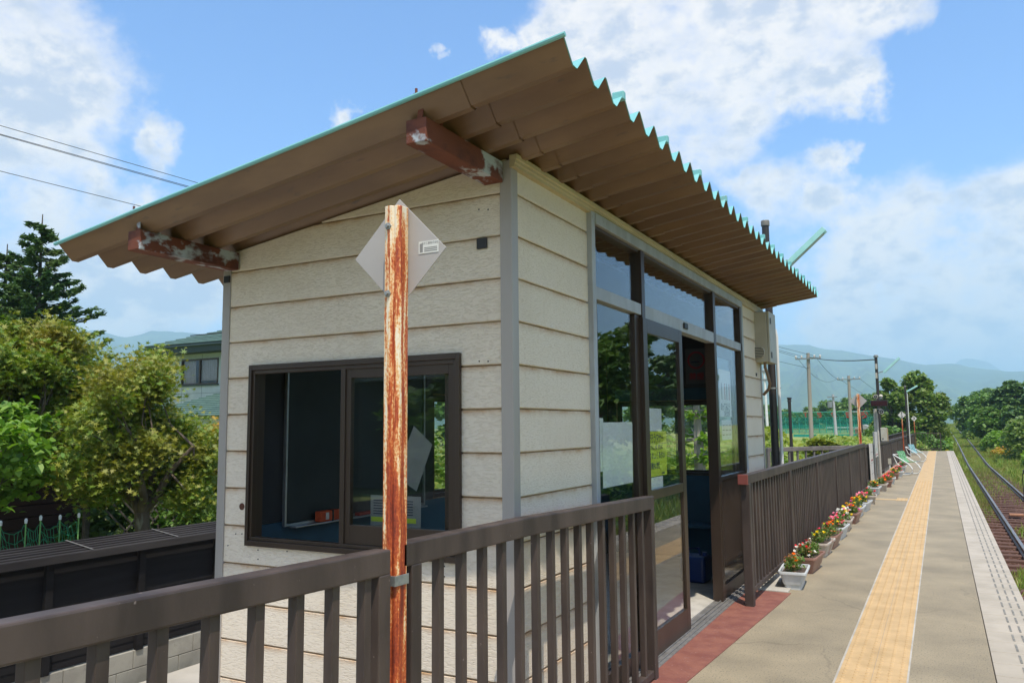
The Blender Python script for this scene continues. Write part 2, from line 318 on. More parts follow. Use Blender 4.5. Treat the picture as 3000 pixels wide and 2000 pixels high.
# ================================================================ TERRAIN AND TRACK
def smooth(a, b, t):
    t = min(1, max(0, (t-a)/(b-a))); return t*t*(3-2*t)
def lerp_t(tab, x):
    for (a, va), (b, vb) in zip(tab, tab[1:]):
        if x <= b: return va+(vb-va)*max(0, (x-a))/(b-a)
    return tab[-1][1]
def tz(y): return lerp_t([(-50, 0), (58, 0), (90, .85), (150, 2.05), (205, 2.5), (260, 2.3), (320, 0), (9999, 0)], y)   # rise of the line
def tx(y): return -0.45*(max(0, y-60)/90)**1.5 if y < 320 else -2.2
def gh(x, y):
    z = -1.24+tz(y)*(1 if abs(x) < 25 else max(0, 1-(abs(x)-25)/60))
    dx = x-tx(y)-1.9
    if dx > 1.8: z += .28*smooth(1.8, 4.5, dx)+.5*smooth(6, 14, dx)
    if dx < -3 and y > 52: z += .25*smooth(-3, -6, dx)
    if dx < -6.0: z -= .2
    z += .05*math.sin(x*1.3+y*.37)*math.cos(y*.9-x*.4)*(1 if abs(dx) > 1.6 else .15)
    return z
def axis(*segs):
    r = []
    for a, b, s in segs:
        n = max(1, int(round((b-a)/s))); r += [a+(b-a)*i/n for i in range(n)]
    return r+[segs[-1][1]]
X_ = axis((-9000,-2000,1400),(-2000,-400,200),(-400,-60,34),(-60,-14,4),(-14,0,.9),(0,4.5,.3),(4.5,14,.8),(14,60,4),(60,400,34),(400,2000,200),(2000,9000,1400))
Y_ = axis((-9000,-600,1400),(-600,-60,90),(-60,0,8),(0,70,.9),(70,230,3),(230,420,10),(420,2000,150),(2000,9000,1400))
vv = [(x, y, gh(x, y)) for y in Y_ for x in X_]; nx = len(X_)
g = MB(); g.add(vv, [(j*nx+i, j*nx+i+1, (j+1)*nx+i+1, (j+1)*nx+i) for j in range(len(Y_)-1) for i in range(nx-1)])
def ground_mat():
    m = mat('grassy_ground', (.17, .25, .045), r=.95, c2=(.25, .27, .07), sc=.35, lo=.4, hi=.6, c3=(.19, .085, .05), sc3=.5, lo3=.56, hi3=.64, bump=.03, bsc=9)
    t = m.node_tree; b = t.nodes['Principled BSDF']; src = b.inputs['Base Color'].links[0].from_socket
    co = t.nodes.new('ShaderNodeTexCoord'); sx = t.nodes.new('ShaderNodeSeparateXYZ'); t.links.new(co.outputs['Object'], sx.inputs[0])
    # rust-brown ballast bed around the rails, breaking up into grass further along the line
    n = t.nodes.new('ShaderNodeTexNoise'); n.inputs['Scale'].default_value = 1.1; n.inputs['Detail'].default_value = 6; t.links.new(co.outputs['Object'], n.inputs['Vector'])
    d = mt('ABSOLUTE', mt('SUBTRACT', sx.outputs[0], 1.93, tree=t), tree=t)
    lim = mt('SUBTRACT', 1.55, mt('MULTIPLY', mt('MAXIMUM', mt('SUBTRACT', sx.outputs[1], 22.0, tree=t), 0.0, tree=t), .034, tree=t), tree=t)
    v = mt('ADD', mt('SUBTRACT', lim, d, tree=t), mt('MULTIPLY', mt('SUBTRACT', n.outputs[0], .5, tree=t), 2.0, tree=t), tree=t)
    q = t.nodes.new('ShaderNodeMapRange'); q.inputs[1].default_value = -.1; q.inputs[2].default_value = .25; t.links.new(v, q.inputs[0])
    n2 = t.nodes.new('ShaderNodeTexVoronoi'); n2.inputs['Scale'].default_value = 22; t.links.new(co.outputs['Object'], n2.inputs['Vector'])
    cr = t.nodes.new('ShaderNodeValToRGB'); e = cr.color_ramp.elements; e[0].color = (.055, .02, .012, 1); e[1].color = (.17, .07, .042, 1); t.links.new(n2.outputs['Color'], cr.inputs[0])
    x = t.nodes.new('ShaderNodeMix'); x.data_type = 'RGBA'; t.links.new(q.outputs[0], x.inputs['Factor']); t.links.new(src, x.inputs['A']); t.links.new(cr.outputs[0], x.inputs['B']); t.links.new(x.outputs['Result'], b.inputs['Base Color'])
    return m
o = g.build('ground', ground_mat(), smooth=True, fix=False); tag(o, kind='structure')

M['rail'] = mat('rusty_rail_steel', (.10, .055, .04), r=.5, metal=.2, c2=(.14, .07, .045), sc=8, stretch=(1, .1, 1))
M['railtop'] = mat('worn_rail_head', (.30, .29, .28), r=.38, metal=.6, c2=(.20, .17, .15), sc=2, stretch=(1, .1, 1))
M['sleeper'] = mat('weathered_sleeper_wood', (.085, .040, .028), r=.9, c2=(.13, .07, .05), sc=5, stretch=(.2, 2, 1), bump=.006, bsc=25)
prof = [(-.06, -.135), (.06, -.135), (.06, -.12), (.012, -.105), (.010, -.035), (.033, -.025), (.033, -.004), (.026, 0), (-.026, 0), (-.033, -.004), (-.033, -.025), (-.010, -.035), (-.012, -.105), (-.06, -.12)]
for side, X0, lab in ((0, 1.385, 'steel rail nearer the platform edge, running to the horizon'), (1, 2.455, 'steel rail on the far side of the track from the platform')):
    mb = MB(); ys = axis((-30, 56, 4), (56, 260, 4)); n = len(prof)
    q = [(X0+tx(y)+px, y, -1.05+tz(y)+pz) for y in ys for px, pz in prof]; fs = []
    for i in range(len(ys)-1):
        for k in range(n): k2 = (k+1) % n; mb.m.append(1 if 6 <= k <= 8 else 0); fs.append((i*n+k, i*n+k2, (i+1)*n+k2, (i+1)*n+k))
    mm = mb.m; mb.m = []; mb.add(q, fs); mb.m = mm
    o = mb.build('rail', [M['rail'], M['railtop']]); tag(o, lab, 'rail', 'the two rails of the track')
slp = MB().box(-1.0, 1.0, -.11, .11, -.16, 0).build('sleeper', M['sleeper'], bevel=.015, origin=(0, 0, 0))
for i in range(78):
    y = 5.2+i*.66; s = slp if i == 0 else slp.copy()
    if i: C.objects.link(s)
    s.location = (1.92+random.uniform(-.03, .03), y, -1.185+random.uniform(-.012, .008)); s.rotation_euler = (0, 0, random.uniform(-.02, .02))
    tag(s, 'weathered brown wooden sleeper sunk in the rust-coloured ballast under the rails', 'sleeper', 'sleepers under the track')
# loose ballast stones
mst = leafmat('ballast_stone', [(.07, .028, .018), (.13, .06, .04), (.10, .045, .03), (.20, .12, .09)], trans=0, rough=.9)
oct_v = np.array([(1,0,0),(-1,0,0),(0,1,0),(0,-1,0),(0,0,1),(0,0,-1)], float); oct_f = [(0,2,4),(2,1,4),(1,3,4),(3,0,4),(2,0,5),(1,2,5),(3,1,5),(0,3,5)]
ns = 15000; yy = 4+46*rng.random(ns)**1.5; xx = .62+2.9*rng.random(ns)
mb = MB(); vsx = []; fsx = []
for i in range(ns):
    s = rng.uniform(.018, .036); sc_ = s*rng.uniform(.6, 1.3, 3); a = rng.uniform(0, 6.28); ca, sa = math.cos(a), math.sin(a)
    p = oct_v*sc_ + rng.normal(0, s*.14, (6, 3)); p = np.stack([p[:,0]*ca-p[:,1]*sa, p[:,0]*sa+p[:,1]*ca, p[:,2]], 1)+(xx[i], yy[i], gh(xx[i], yy[i])+.012)
    b = len(vsx); vsx += [tuple(q) for q in p]; fsx += [tuple(k+b for k in f) for f in oct_f]
mb.add(vsx, fsx); o = mb.build('ballast', mst, fix=False); tag(o, 'rust-brown ballast stones lying between and beside the rails', 'ballast', kind='stuff')

# ================================================================ PLATFORM
o = MB().box(-7.85, -1.76, -30, 10.5, -1.6, -1.17).build('added_bounce_paving', mat('pale_bounce_paving', (.44, .40, .34), r=.9, c2=(.36, .33, .28), sc=1.2, bump=.003, bsc=50)); tag(o, kind='structure')  # pale paving added to bounce warm sunlight onto the shaded boards
M['deck'] = mat('platform_asphalt', (.325, .268, .178), r=.9, c2=(.225, .188, .128), sc=1.6, lo=.36, hi=.68, det=14, c3=(.10, .088, .065), sc3=85, lo3=.54, hi3=.70, bump=.003, bsc=140)
t = M['deck'].node_tree; b_ = t.nodes['Principled BSDF']; src_ = b_.inputs['Base Color'].links[0].from_socket
co_ = t.nodes.new('ShaderNodeTexCoord'); nz_ = t.nodes.new('ShaderNodeTexNoise'); nz_.inputs['Scale'].default_value = 2.2; nz_.inputs['Detail'].default_value = 7; t.links.new(co_.outputs['Object'], nz_.inputs['Vector'])
va_ = t.nodes.new('ShaderNodeVectorMath'); va_.operation = 'MULTIPLY_ADD'; t.links.new(nz_.outputs['Color'], va_.inputs[0]); va_.inputs[1].default_value = (.55, .55, 0); t.links.new(co_.outputs['Object'], va_.inputs[2])
vo_ = t.nodes.new('ShaderNodeTexVoronoi'); vo_.feature = 'DISTANCE_TO_EDGE'; vo_.inputs['Scale'].default_value = .62; t.links.new(va_.outputs[0], vo_.inputs['Vector'])
ck_ = t.nodes.new('ShaderNodeMapRange'); ck_.inputs[1].default_value = .0065; ck_.inputs[2].default_value = .0015; t.links.new(vo_.outputs['Distance'], ck_.inputs[0])
n5_ = t.nodes.new('ShaderNodeTexNoise'); n5_.inputs['Scale'].default_value = .9; t.links.new(co_.outputs['Object'], n5_.inputs['Vector']); m5_ = t.nodes.new('ShaderNodeMapRange'); m5_.inputs[1].default_value = .48; m5_.inputs[2].default_value = .56; t.links.new(n5_.outputs[0], m5_.inputs[0])
fc_ = mt('MULTIPLY', ck_.outputs[0], mt('MULTIPLY', m5_.outputs[0], .28, tree=t), tree=t)
x_ = t.nodes.new('ShaderNodeMix'); x_.data_type = 'RGBA'; t.links.new(fc_, x_.inputs['Factor']); t.links.new(src_, x_.inputs['A']); x_.inputs['B'].default_value = (.07, .06, .045, 1); t.links.new(x_.outputs['Result'], b_.inputs['Base Color'])
M['edge'] = mat('platform_edge_block', (.43, .375, .30), r=.85, c2=(.35, .305, .24), sc=2.4, lo=.4, hi=.65, c3=(.24, .21, .17), sc3=22, lo3=.66, hi3=.76, bump=.0008, bsc=90)
M['grout'] = mat('dark_joint', (.10, .09, .075), r=.95, c2=(.16, .145, .12), sc=30)
M['tact'] = mat('ochre_tactile_tile', (.53, .36, .18), r=.8, c2=(.43, .29, .14), sc=5.0, lo=.4, hi=.68, c3=(.30, .20, .10), sc3=9, lo3=.64, hi3=.80, bump=.0006, bsc=120)
M['dash'] = mat('dark_grip_stripe', (.14, .135, .12), r=.8, c2=(.24, .225, .19), sc=30)
M['wallc'] = mat('platform_side_concrete', (.30, .27, .23), r=.9, c2=(.20, .17, .14), sc=1.5, stretch=(1, 1, .4), bump=.004, bsc=20)
o = MB().box(-1.80, .205, -4, 50.4, -.30, 0).build('platform_deck', M['deck']); tag(o, kind='structure')
o = MB().box(-1.75, .46, -4, 50.35, -1.5, -.304).build('platform_side_wall', M['wallc']); tag(o, kind='structure')
mb = MB(); y = -4.0
mb.box(.209, .553, -4, 50.4, -.25, -.006)
mb2 = MB(); y = -4.0; i = 0
while y < 50.3:
    mb2.box(.2095, .5545, y+.003, y+.297, -.12, .004); y += .30
o = mb2.build('platform_edge', [M['edge']], bevel=.004); tag(o, kind='structure')
o = mb.build('platform_edge_bed', M['grout']); tag(o, kind='structure')
mb = MB()
y = -3.95
while y < 50.2:
    for xx_ in (.375, .435, .495): mb.box(xx_-.007, xx_+.007, y, y+.20, .0042, .0065)
    y += .30
o = mb.build('platform_edge_stripes', M['dash']); tag(o, kind='structure')
mb = MB().box(-.668, -.262, -4, 50.3, -.02, .0035); o = mb.build('tactile_strip_bed', M['conc']); tag(o, kind='structure')
mb = MB(); y = -4.0
def tile(mb, x0, x1, y0, y1, dots=True, cols=3):
    mb.box(x0+.0015, x1-.0015, y0+.0015, y1-.0015, 0, .008)
    if dots:
        for a in range(cols):
            for b in range(5):
                cx = x0+(a+.5)*(x1-x0)/cols; cy = y0+(b+.5)*(y1-y0)/5; q = []
                for r, h in ((.0125, .008), (.008, .0128)):
                    for k in range(6): q.append((cx+r*math.cos(k*1.047), cy+r*math.sin(k*1.047), h))
                mb.add(q, [(k, (k+1) % 6, 6+(k+1) % 6, 6+k) for k in range(6)]+[(6, 7, 8, 9, 10, 11)])
while y < 50.2:
    tile(mb, -.655, -.463, y, y+.30, 4 < y < 24); tile(mb, -.463, -.271, y, y+.30, 4 < y < 24); y += .30
o = mb.build('tactile_strip', M['tact'], fix=False); tag(o, kind='structure')
mb = MB()
for k in range(1): tile(mb, -.885, -.672, 18.0, 18.3); tile(mb, -.885, -.672, 18.3, 18.6)
mb.box(-1.27, -.888, 18.14, 18.32, 0, .006)
o = mb.build('tactile_cross_strip', M['tact'], fix=False); tag(o, kind='structure')
# red steel plate in front of the shelter
mb = MB().prism([(-1.775, 2.4), (-1.50, 2.4), (-1.455, 4.9), (-1.325, 7.40), (-1.31, 7.86), (-1.775, 7.86)], 2, 0.001, .007)
o = mb.build('floor_plate', M['redplate'])
t = M['redplate'].node_tree; co = t.nodes.new('ShaderNodeTexCoord'); mp = t.nodes.new('ShaderNodeMapping'); mp.inputs['Rotation'].default_value = (0, 0, .78); t.links.new(co.outputs['Object'], mp.inputs[0])
vo = t.nodes.new('ShaderNodeTexVoronoi'); vo.inputs['Scale'].default_value = 34; vo.inputs['Randomness'].default_value = 0; t.links.new(mp.outputs[0], vo.inputs['Vector'])
bp = t.nodes.new('ShaderNodeBump'); bp.inputs['Distance'].default_value = .003; bp.invert = True; q = t.nodes.new('ShaderNodeMapRange'); q.inputs[1].default_value = .2; q.inputs[2].default_value = .32; t.links.new(vo.outputs['Distance'], q.inputs[0]); t.links.new(q.outputs[0], bp.inputs['Height']); t.links.new(bp.outputs[0], t.nodes['Principled BSDF'].inputs['Normal'])
tag(o, 'faded red chequered steel plate laid along the shelter doorway', 'floor plate')
o = MB().box(-1.78, -1.34, 7.87, 8.75, -.01, .016).build('concrete_slab', M['conc'], bevel=.006); tag(o, 'pale concrete slab past the end of the red plate, behind the white planter', 'slab')

# ================================================================ SHELTER
HX0, HX1, HY0, HY1 = -3.776, -1.80, 3.36, 9.48
def zr(x, y): return 3.045+.14*(x+1.185)+.011*(y-2.65)        # roof crest level
hut = thing('waiting_shelter', 'cream boarded waiting shelter with teal corrugated roof beside the platform', 'shelter', (-2.8, 6.4, 0))
GZ = [-.275+.2135*i for i in range(16)]
def clip(poly, a, b, c):     # keep a*x+b*y<=c
    r = []
    for i in range(len(poly)):
        p, q = poly[i], poly[(i+1) % len(poly)]; dp, dq = a*p[0]+b*p[1]-c, a*q[0]+b*q[1]-c
        if dp <= 0: r.append(p)
        if dp*dq < 0: t_ = dp/(dp-dq); r.append((p[0]+(q[0]-p[0])*t_, p[1]+(q[1]-p[1])*t_))
    return r
def rects(u0, u1, z0, z1, holes):
    rs = [(u0, u1, z0, z1)]
    for h0, h1, g0, g1 in holes:
        n_ = []
        for a, b, c, d in rs:
            if h0 >= b or h1 <= a or g0 >= d or g1 <= c: n_.append((a, b, c, d)); continue
            if a < h0: n_.append((a, h0, c, d))
            if b > h1: n_.append((h1, b, c, d))
            if c < g0: n_.append((max(a, h0), min(b, h1), c, g0))
            if d > g1: n_.append((max(a, h0), min(b, h1), g1, d))
        rs = n_
    return rs
def wall(name, ax, pos, inward, u0, u1, z0, top, holes, material, board=True):
    """top = (slope, offset): z <= slope*u + offset"""
    mb = MB(); s, c = top
    for a, b, c0, d in rects(u0, u1, z0, 4, holes):
        pl = clip([(a, c0), (b, c0), (b, d), (a, d)], -s, 1, c)
        if len(pl) >= 3: mb.prism(pl if ax == 1 else pl, ax, pos+inward*.012, pos+inward*.07)
    mb.cur = 1; n0 = len(mb.m); mb.m = [1]*n0; mb.cur = 0
    if board:
        for i in range(len(GZ)-1):
            g0, g1 = GZ[i]+.0042, GZ[i+1]-.0042
            for a, b, c0, d in rects(u0, u1, g0, g1, holes):
                pl = clip([(a, c0), (b, c0), (b, d), (a, d)], -s, 1, c)
                if len(pl) < 3: continue
                # outer face slightly smaller: chamfered board edges
                n = len(pl); ch = .004
                def sh_(p):
                    z = p[1]
                    if abs(z-g0) < 1e-6: z += ch
                    elif abs(z-g1) < 1e-6: z -= ch*.5
                    return (p[0], z)
                q = []
                for d_, pp in ((pos+inward*.012, pl), (pos+inward*.004, pl), (pos, [sh_(p) for p in pl])):
                    for u, z in pp: q.append((d_, u, z) if ax == 0 else (u, d_, z))
                fs = [list(range(n)), list(range(2*n, 3*n))]
                for k in range(n):
                    k2 = (k+1) % n
                    for lv in (0, 1): fs.append([lv*n+k, lv*n+k2, (lv+1)*n+k2, (lv+1)*n+k])
                mb.add(q, fs)
    return mb.build(name, [material, M['jointdirt']], hut)
M['jointdirt'] = mat('brown_joint_dirt', (.30, .19, .10), r=.9, c2=(.42, .31, .19), sc=7)
rb = -.078     # top of the walls under the folded sheet
WIN = (-3.528, -2.098, .912, 1.920)
DOOR = (4.325, 8.44, -1, 2.835)
wall('front_wall', 1, HY0, 1, HX0+.05, HX1-.03, -.28, (.14, zr(0, HY0)+rb), [WIN], M['siding'])
wall('platform_side_wall_boards', 0, HX1, -1, HY0+.03, HY1-.02, -.28, (.011, 2.885-.011*3.4), [DOOR], M['siding'])
wall('end_wall', 1, HY1, -1, HX0+.05, HX1-.03, -.28, (.14, zr(0, 9.4)+rb), [(-3.55, -2.10, .975, 1.85)], M['siding'])
wall('rear_wall', 0, HX0, 1, HY0+.03, HY1-.03, -.28, (.011, 2.56), [(5.48, 8.6, .99, 1.83)], M['siding'])
# corner posts
mb = MB().prism([(-1.860, 3.352), (-1.794, 3.352), (-1.794, 3.420), (-1.802, 3.420), (-1.802, 3.384), (-1.860, 3.384)], 2, -.30, 2.875); mb.build('corner_post', M['post'], hut, bevel=.003)
mb = MB().box(-3.784, -3.722, 3.352, 3.44, -.30, 2.52); mb.build('corner_post', M['post'], hut, bevel=.003)
mb = MB().box(-1.86, -1.792, 9.42, 9.487, -.30, 2.88); mb.build('corner_post', M['post'], hut, bevel=.003)
mb = MB().box(-3.786, -3.72, 9.42, 9.487, -.30, 2.60); mb.build('corner_post', M['post'], hut, bevel=.003)
MB().box(-3.766, -3.722, 3.340, 3.351, 2.44, 2.48).build('post_cap', M['black'], hut)
# fascia moulding above the door side
mb = MB(); mb.prism([(-1.80, 2.832), (-1.772, 2.835), (-1.772, 2.850), (-1.766, 2.854), (-1.766, 2.869), (-1.758, 2.873), (-1.758, 2.895), (-1.80, 2.895)], 1, 3.345, 9.53)
mb.build('fascia', M['trim'], hut)
# floor and dark lining
MB().box(HX0+.09, HX1-.05, HY0+.09, HY1-.09, -.02, .02).build('floor', M['conc'], hut)
MB().box(HX0+.08, HX0+.095, HY0+.1, HY1-.1, .02, .98).build('wall_lining', M['inner'], hut)
mb = MB().box(HX0+.08, HX0+.095, HY0+.1, 5.47, .985, 2.6).box(HX0+.08, HX0+.095, 8.62, HY1-.1, .985, 2.6).box(HX0+.08, HX0+.095, 5.47, 8.62, 1.84, 2.6)
mb.box(HX0+.1, -3.57, HY1-.095, HY1-.08, .98, 2.6).box(-2.09, HX1-.06, HY1-.095, HY1-.08, .98, 2.6).box(-3.57, -2.09, HY1-.095, HY1-.08, 2.0, 2.6)
mb.box(HX0+.1, HX1-.06, HY0+.075, HY0+.09, 1.95, 2.6).build('wall_lining', M['innerdark'], hut)
MB().box(HX0+.1, HX1-.06, HY1-.11, HY1-.096, .02, .97).build('wall_lining', M['inner'], hut)
MB().box(-3.57, -2.09, HY1-.11, HY1-.096, 1.86, 2.0).build('wall_lining', M['inner'], hut)
MB().box(HX0+.08, HX1-.06, HY0+.07, HY1-.08, 2.60, 2.62).build('ceiling', M['innerdark'], hut)
# bench round the inside
mb = MB().box(-3.69, -3.30, 3.55, 9.3, .40, .44).box(-3.69, -3.65, 3.55, 9.3, .02, .40)
mb.build('bench', M['inner'], hut, bevel=.006)
MB().box(-3.69, -2.15, 9.0, 9.36, .40, .44).build('bench', M['inner'], hut, bevel=.006)

# --- roof: folded sheet, teal above, brown beneath
RY0, PIT, NP = 2.648, .2205, 33
RXL, RXR = -4.325, -1.185
prof = []
for i in range(NP):
    y0 = RY0+i*PIT; prof += [(y0-.009 if i else y0, 0), (y0+.009, 0), (y0+PIT/2-.027, -.075), (y0+PIT/2-.019, -.0825), (y0+PIT/2+.019, -.0825), (y0+PIT/2+.027, -.075)]
prof += [(RY0+NP*PIT-.009, 0), (RY0+NP*PIT, 0)]
def sheet(dz, x0, x1, name, material, lip=0):
    mb = MB(); n = len(prof); q = []
    for x in (x0, x1): q += [(x, y, zr(x, y)+z+dz) for y, z in prof]
    mb.add(q, [(i, i+1, n+i+1, n+i) for i in range(n-1)]); o = mb.build(name, material, hut, fix=False)
    return o
hut_keep = hut
roof = sheet(.0035, RXL, RXR, 'roof', M['teal']); hut = roof
sheet(0, RXL+.004, RXR-.004, 'roof_underside', M['soffit'])
sheet(-.006, RXL+.55, -1.655, 'roof_lining', M['soffit'])
hut = hut_keep
mb = MB(); mb.tube([(RXL-.01, RY0-.004, zr(RXL-.01, RY0)+.002), (-3.6, RY0-.004, zr(-3.6, RY0)+.004), (-2.4, RY0-.006, zr(-2.4, RY0)-.001), (RXR+.01, RY0-.004, zr(RXR+.01, RY0)+.003)], .0105, 8)
mb.build('edge_lip', M['teal'], roof)
for k, i in enumerate([3, 6, 9, 12, 15, 18, 20, 22, 24, 26, 28, 30, 32]):
    y0 = RY0+i*PIT; MB().box(RXR-.05, RXR+.006, y0-.018, y0+.014, zr(RXR, y0)-.018, zr(RXR, y0)+.022).build('ridge_clip', M['teal'], roof, bevel=.004)
# beams and their hangers
for (x0, x1, z0, z1) in ((-1.943, -1.838, 2.762, 2.868), (-3.751, -3.650, 2.508, 2.612)):
    b = MB().box(x0, x1, 2.678, 3.348, z0, z1)
    if x0 > -3: b.add([], [])
    bo = b.build('beam', M['beam'], hut, bevel=.004)
    mx_ = (x0+x1)/2+.01
    mb = MB().prism([(mx_-.014, z1), (mx_+.014, z1), (mx_+.022, zr(mx_, 2.68)-.005), (mx_-.002, zr(mx_, 2.68)-.005)], 1, 2.690, 2.696)
    mb.beam((mx_+.01, 2.70, zr(mx_, 2.68)-.005), (mx_+.035, 2.80, z1), .03, .004)
    mb.cyl((mx_+.004, 2.660, zr(mx_, 2.66)+.0), .006, .042, 8); mb.cyl((mx_+.004, 2.660, zr(mx_, 2.66)+.008), .013, .010, 6)
    mb.build('hanger', M['beam'], bo)
# --- front window
def rectframe(mb, ax, pos0, pos1, u0, u1, z0, z1, t, tb=None, tt=None):
    tb = tb or t; tt = tt or t
    def bx(a, b, c, d):
        if ax == 1: mb.box(a, b, pos0, pos1, c, d)
        else: mb.box(pos0, pos1, a, b, c, d)
    bx(u0, u0+t, z0, z1); bx(u1-t, u1, z0, z1); bx(u0+t, u1-t, z0, z0+tb); bx(u0+t, u1-t, z1-tt, z1)
wf = MB(); rectframe(wf, 1, 3.336, 3.449, -3.535, -2.090, .902, 1.930, .022, .03, .03); rectframe(wf, 1, 3.348, 3.384, -3.513, -2.112, .932, 1.900, .018, .02, .022)
win = wf.build('window', M['sash'], hut, bevel=.002); wl_ = parent_loc(win)
mb = MB(); rectframe(mb, 1, 3.359, 3.389, -2.825, -2.133, .952, 1.880, .034, .10, .05); mb.build('sash', M['sash'], win, bevel=.002, origin=wl_)
MB().box(-2.791, -2.167, 3.372, 3.376, 1.052, 1.83).build('pane', M['glass'], win, origin=wl_)
mb = MB(); rectframe(mb, 1, 3.394, 3.422, -2.88, -2.178, .952, 1.880, .034, .06, .05); mb.build('sash', M['sash'], win, bevel=.002, origin=wl_)
MB().box(-2.846, -2.212, 3.406, 3.410, 1.012, 1.83).build('pane', M['glass'], win, origin=wl_)
MB().box(-2.855, -2.824, 3.350, 3.392, .952, 1.880).build('meeting_stile', M['sash'], win, bevel=.002, origin=wl_)
for c_ in list(win.children): c_.location = (0, 0, 0)
# rear and end windows
def slide_window(ax, pos, u0, u1, z0, z1, nm='window'):
    mb = MB(); rectframe(mb, ax, pos-.04, pos+.04, u0, u1, z0, z1, .03); n_ = max(1, round((u1-u0)/.8)); st = (u1-u0)/n_
    wn = mb.build(nm, M['sash'], hut, bevel=.002); pl = parent_loc(wn)
    for k in range(n_):
        a = u0+.02+k*st; b = min(u1-.02, a+st+.01); mb = MB(); off = .012 if k % 2 else -.012
        rectframe(mb, ax, pos+off-.01, pos+off+.01, a, b, z0+.025, z1-.025, .03); s_ = mb.build('sash', M['sash'], wn, origin=pl, bevel=.002)
        m2 = MB()
        if ax == 1: m2.box(a+.03, b-.03, pos+off-.002, pos+off+.002, z0+.055, z1-.055)
        else: m2.box(pos+off-.002, pos+off+.002, a+.03, b-.03, z0+.055, z1-.055)
        m2.build('pane', M['glass'], wn, origin=pl)
slide_window(1, HY1-.04, -3.55, -2.10, .975, 1.85); slide_window(0, HX0+.045, 5.48, 8.6, .99, 1.83)
# --- glazed entrance on the platform side
mb = MB()   # pale outer frame
mb.box(-1.815, -1.768, 4.318, 4.372, -.28, 2.842); mb.box(-1.815, -1.768, 8.385, 8.445, -.28, 2.842); mb.box(-1.812, -1.760, 4.372, 8.385, 2.775, 2.842)
ent = mb.build('entrance', M['frame'], hut, bevel=.003); pl = parent_loc(ent)
def epart(mb, name, material, parent=None, bev=.002):
    o = mb.build(name, material, parent or ent, origin=pl, bevel=bev); o.location = (0, 0, 0); return o
GX = -1.792
mb = MB(); mb.box(-1.845, -1.775, 4.372, 5.205, 2.318, 2.395).box(-1.845, -1.770, 5.272, 7.19, 2.300, 2.395).box(-1.845, -1.775, 7.27, 8.385, 2.318, 2.395)
epart(mb, 'transom_bar', M['frame'])
mb = MB().box(-1.86, -1.768, 5.205, 5.272, .0, 2.775).box(-1.86, -1.768, 7.19, 7.27, .0, 2.775); mb.box(-1.86, -1.775, 4.372, 4.395, 0, 2.318).box(-1.86, -1.775, 8.33, 8.385, 0, 2.775)
mb.box(-1.855, -1.785, 4.372, 5.205, 2.755, 2.775).box(-1.855, -1.785, 5.272, 7.19, 2.755, 2.775).box(-1.855, -1.785, 7.27, 8.33, 2.755, 2.775)
mb.box(-1.84, -1.79, 5.105, 5.205, .10, 2.318)
epart(mb, 'mullion', M['sash'])
for a, b in ((4.372, 5.205), (5.272, 7.19), (7.27, 8.33)): epart(MB().box(GX-.02, GX-.016, a, b, 2.395, 2.755), 'pane', M['glass'], bev=0)
epart(MB().box(GX-.02, GX-.016, 4.395, 5.105, .12, 2.318), 'pane', M['glass'], bev=0)
epart(MB().box(GX-.02, GX-.016, 7.27, 8.33, 1.09, 2.318), 'pane', M['glass'], bev=0)
epart(MB().box(-1.83, -1.785, 4.395, 5.205, 0, .12), 'bottom_rail', M['sash']); epart(MB().box(-1.83, -1.785, 7.27, 8.33, 1.055, 1.09), 'middle_rail', M['sash']); epart(MB().box(-1.83, -1.785, 7.27, 8.33, 0, .13), 'bottom_rail', M['sash'])
M['panel'] = mat('glossy_bronze_panel', (.050, .034, .026), r=.12, c2=(.06, .042, .032), sc=3)
epart(MB().box(-1.818, -1.806, 7.27, 8.33, .13, 1.055), 'door_panel', M['panel'], bev=0)
epart(MB().box(-1.85, -1.69, 4.33, 8.40, -.05, .012).box(-1.80, -1.79, 4.4, 8.3, .012, .024).box(-1.765, -1.755, 4.4, 8.3, .012, .022).box(-1.725, -1.715, 4.4, 8.3, .012, .020), 'door_track', mat('dull_sill_metal', (.22, .21, .20), r=.6, metal=.3, c2=(.16, .15, .14), sc=12))
epart(MB().box(-1.768, -1.755, 6.20, 6.30, 2.33, 2.375), 'door_sensor', M['black'])
mb = MB(); rectframe(mb, 0, -1.792, -1.760, 5.19, 6.125, .022, 2.30, .085, .165, .10); mb.box(-1.790, -1.762, 5.275, 6.04, 1.055, 1.12)
dr = epart(mb, 'door', M['sash'], hut)
epart(MB().box(-1.778, -1.774, 5.275, 6.04, 1.12, 2.20), 'pane', M['glass'], dr, 0); epart(MB().box(-1.778, -1.774, 5.275, 6.04, .187, 1.055), 'pane', M['glass'], dr, 0)
mb = MB(); rectframe(mb, 0, -1.84, -1.815, 7.20, 8.10, .022, 2.30, .07, .165, .10); dr = epart(mb, 'door', M['sash'], hut)
epart(MB().box(-1.83, -1.826, 7.27, 8.03, 1.1, 2.20), 'pane', M['glass'], dr, 0)
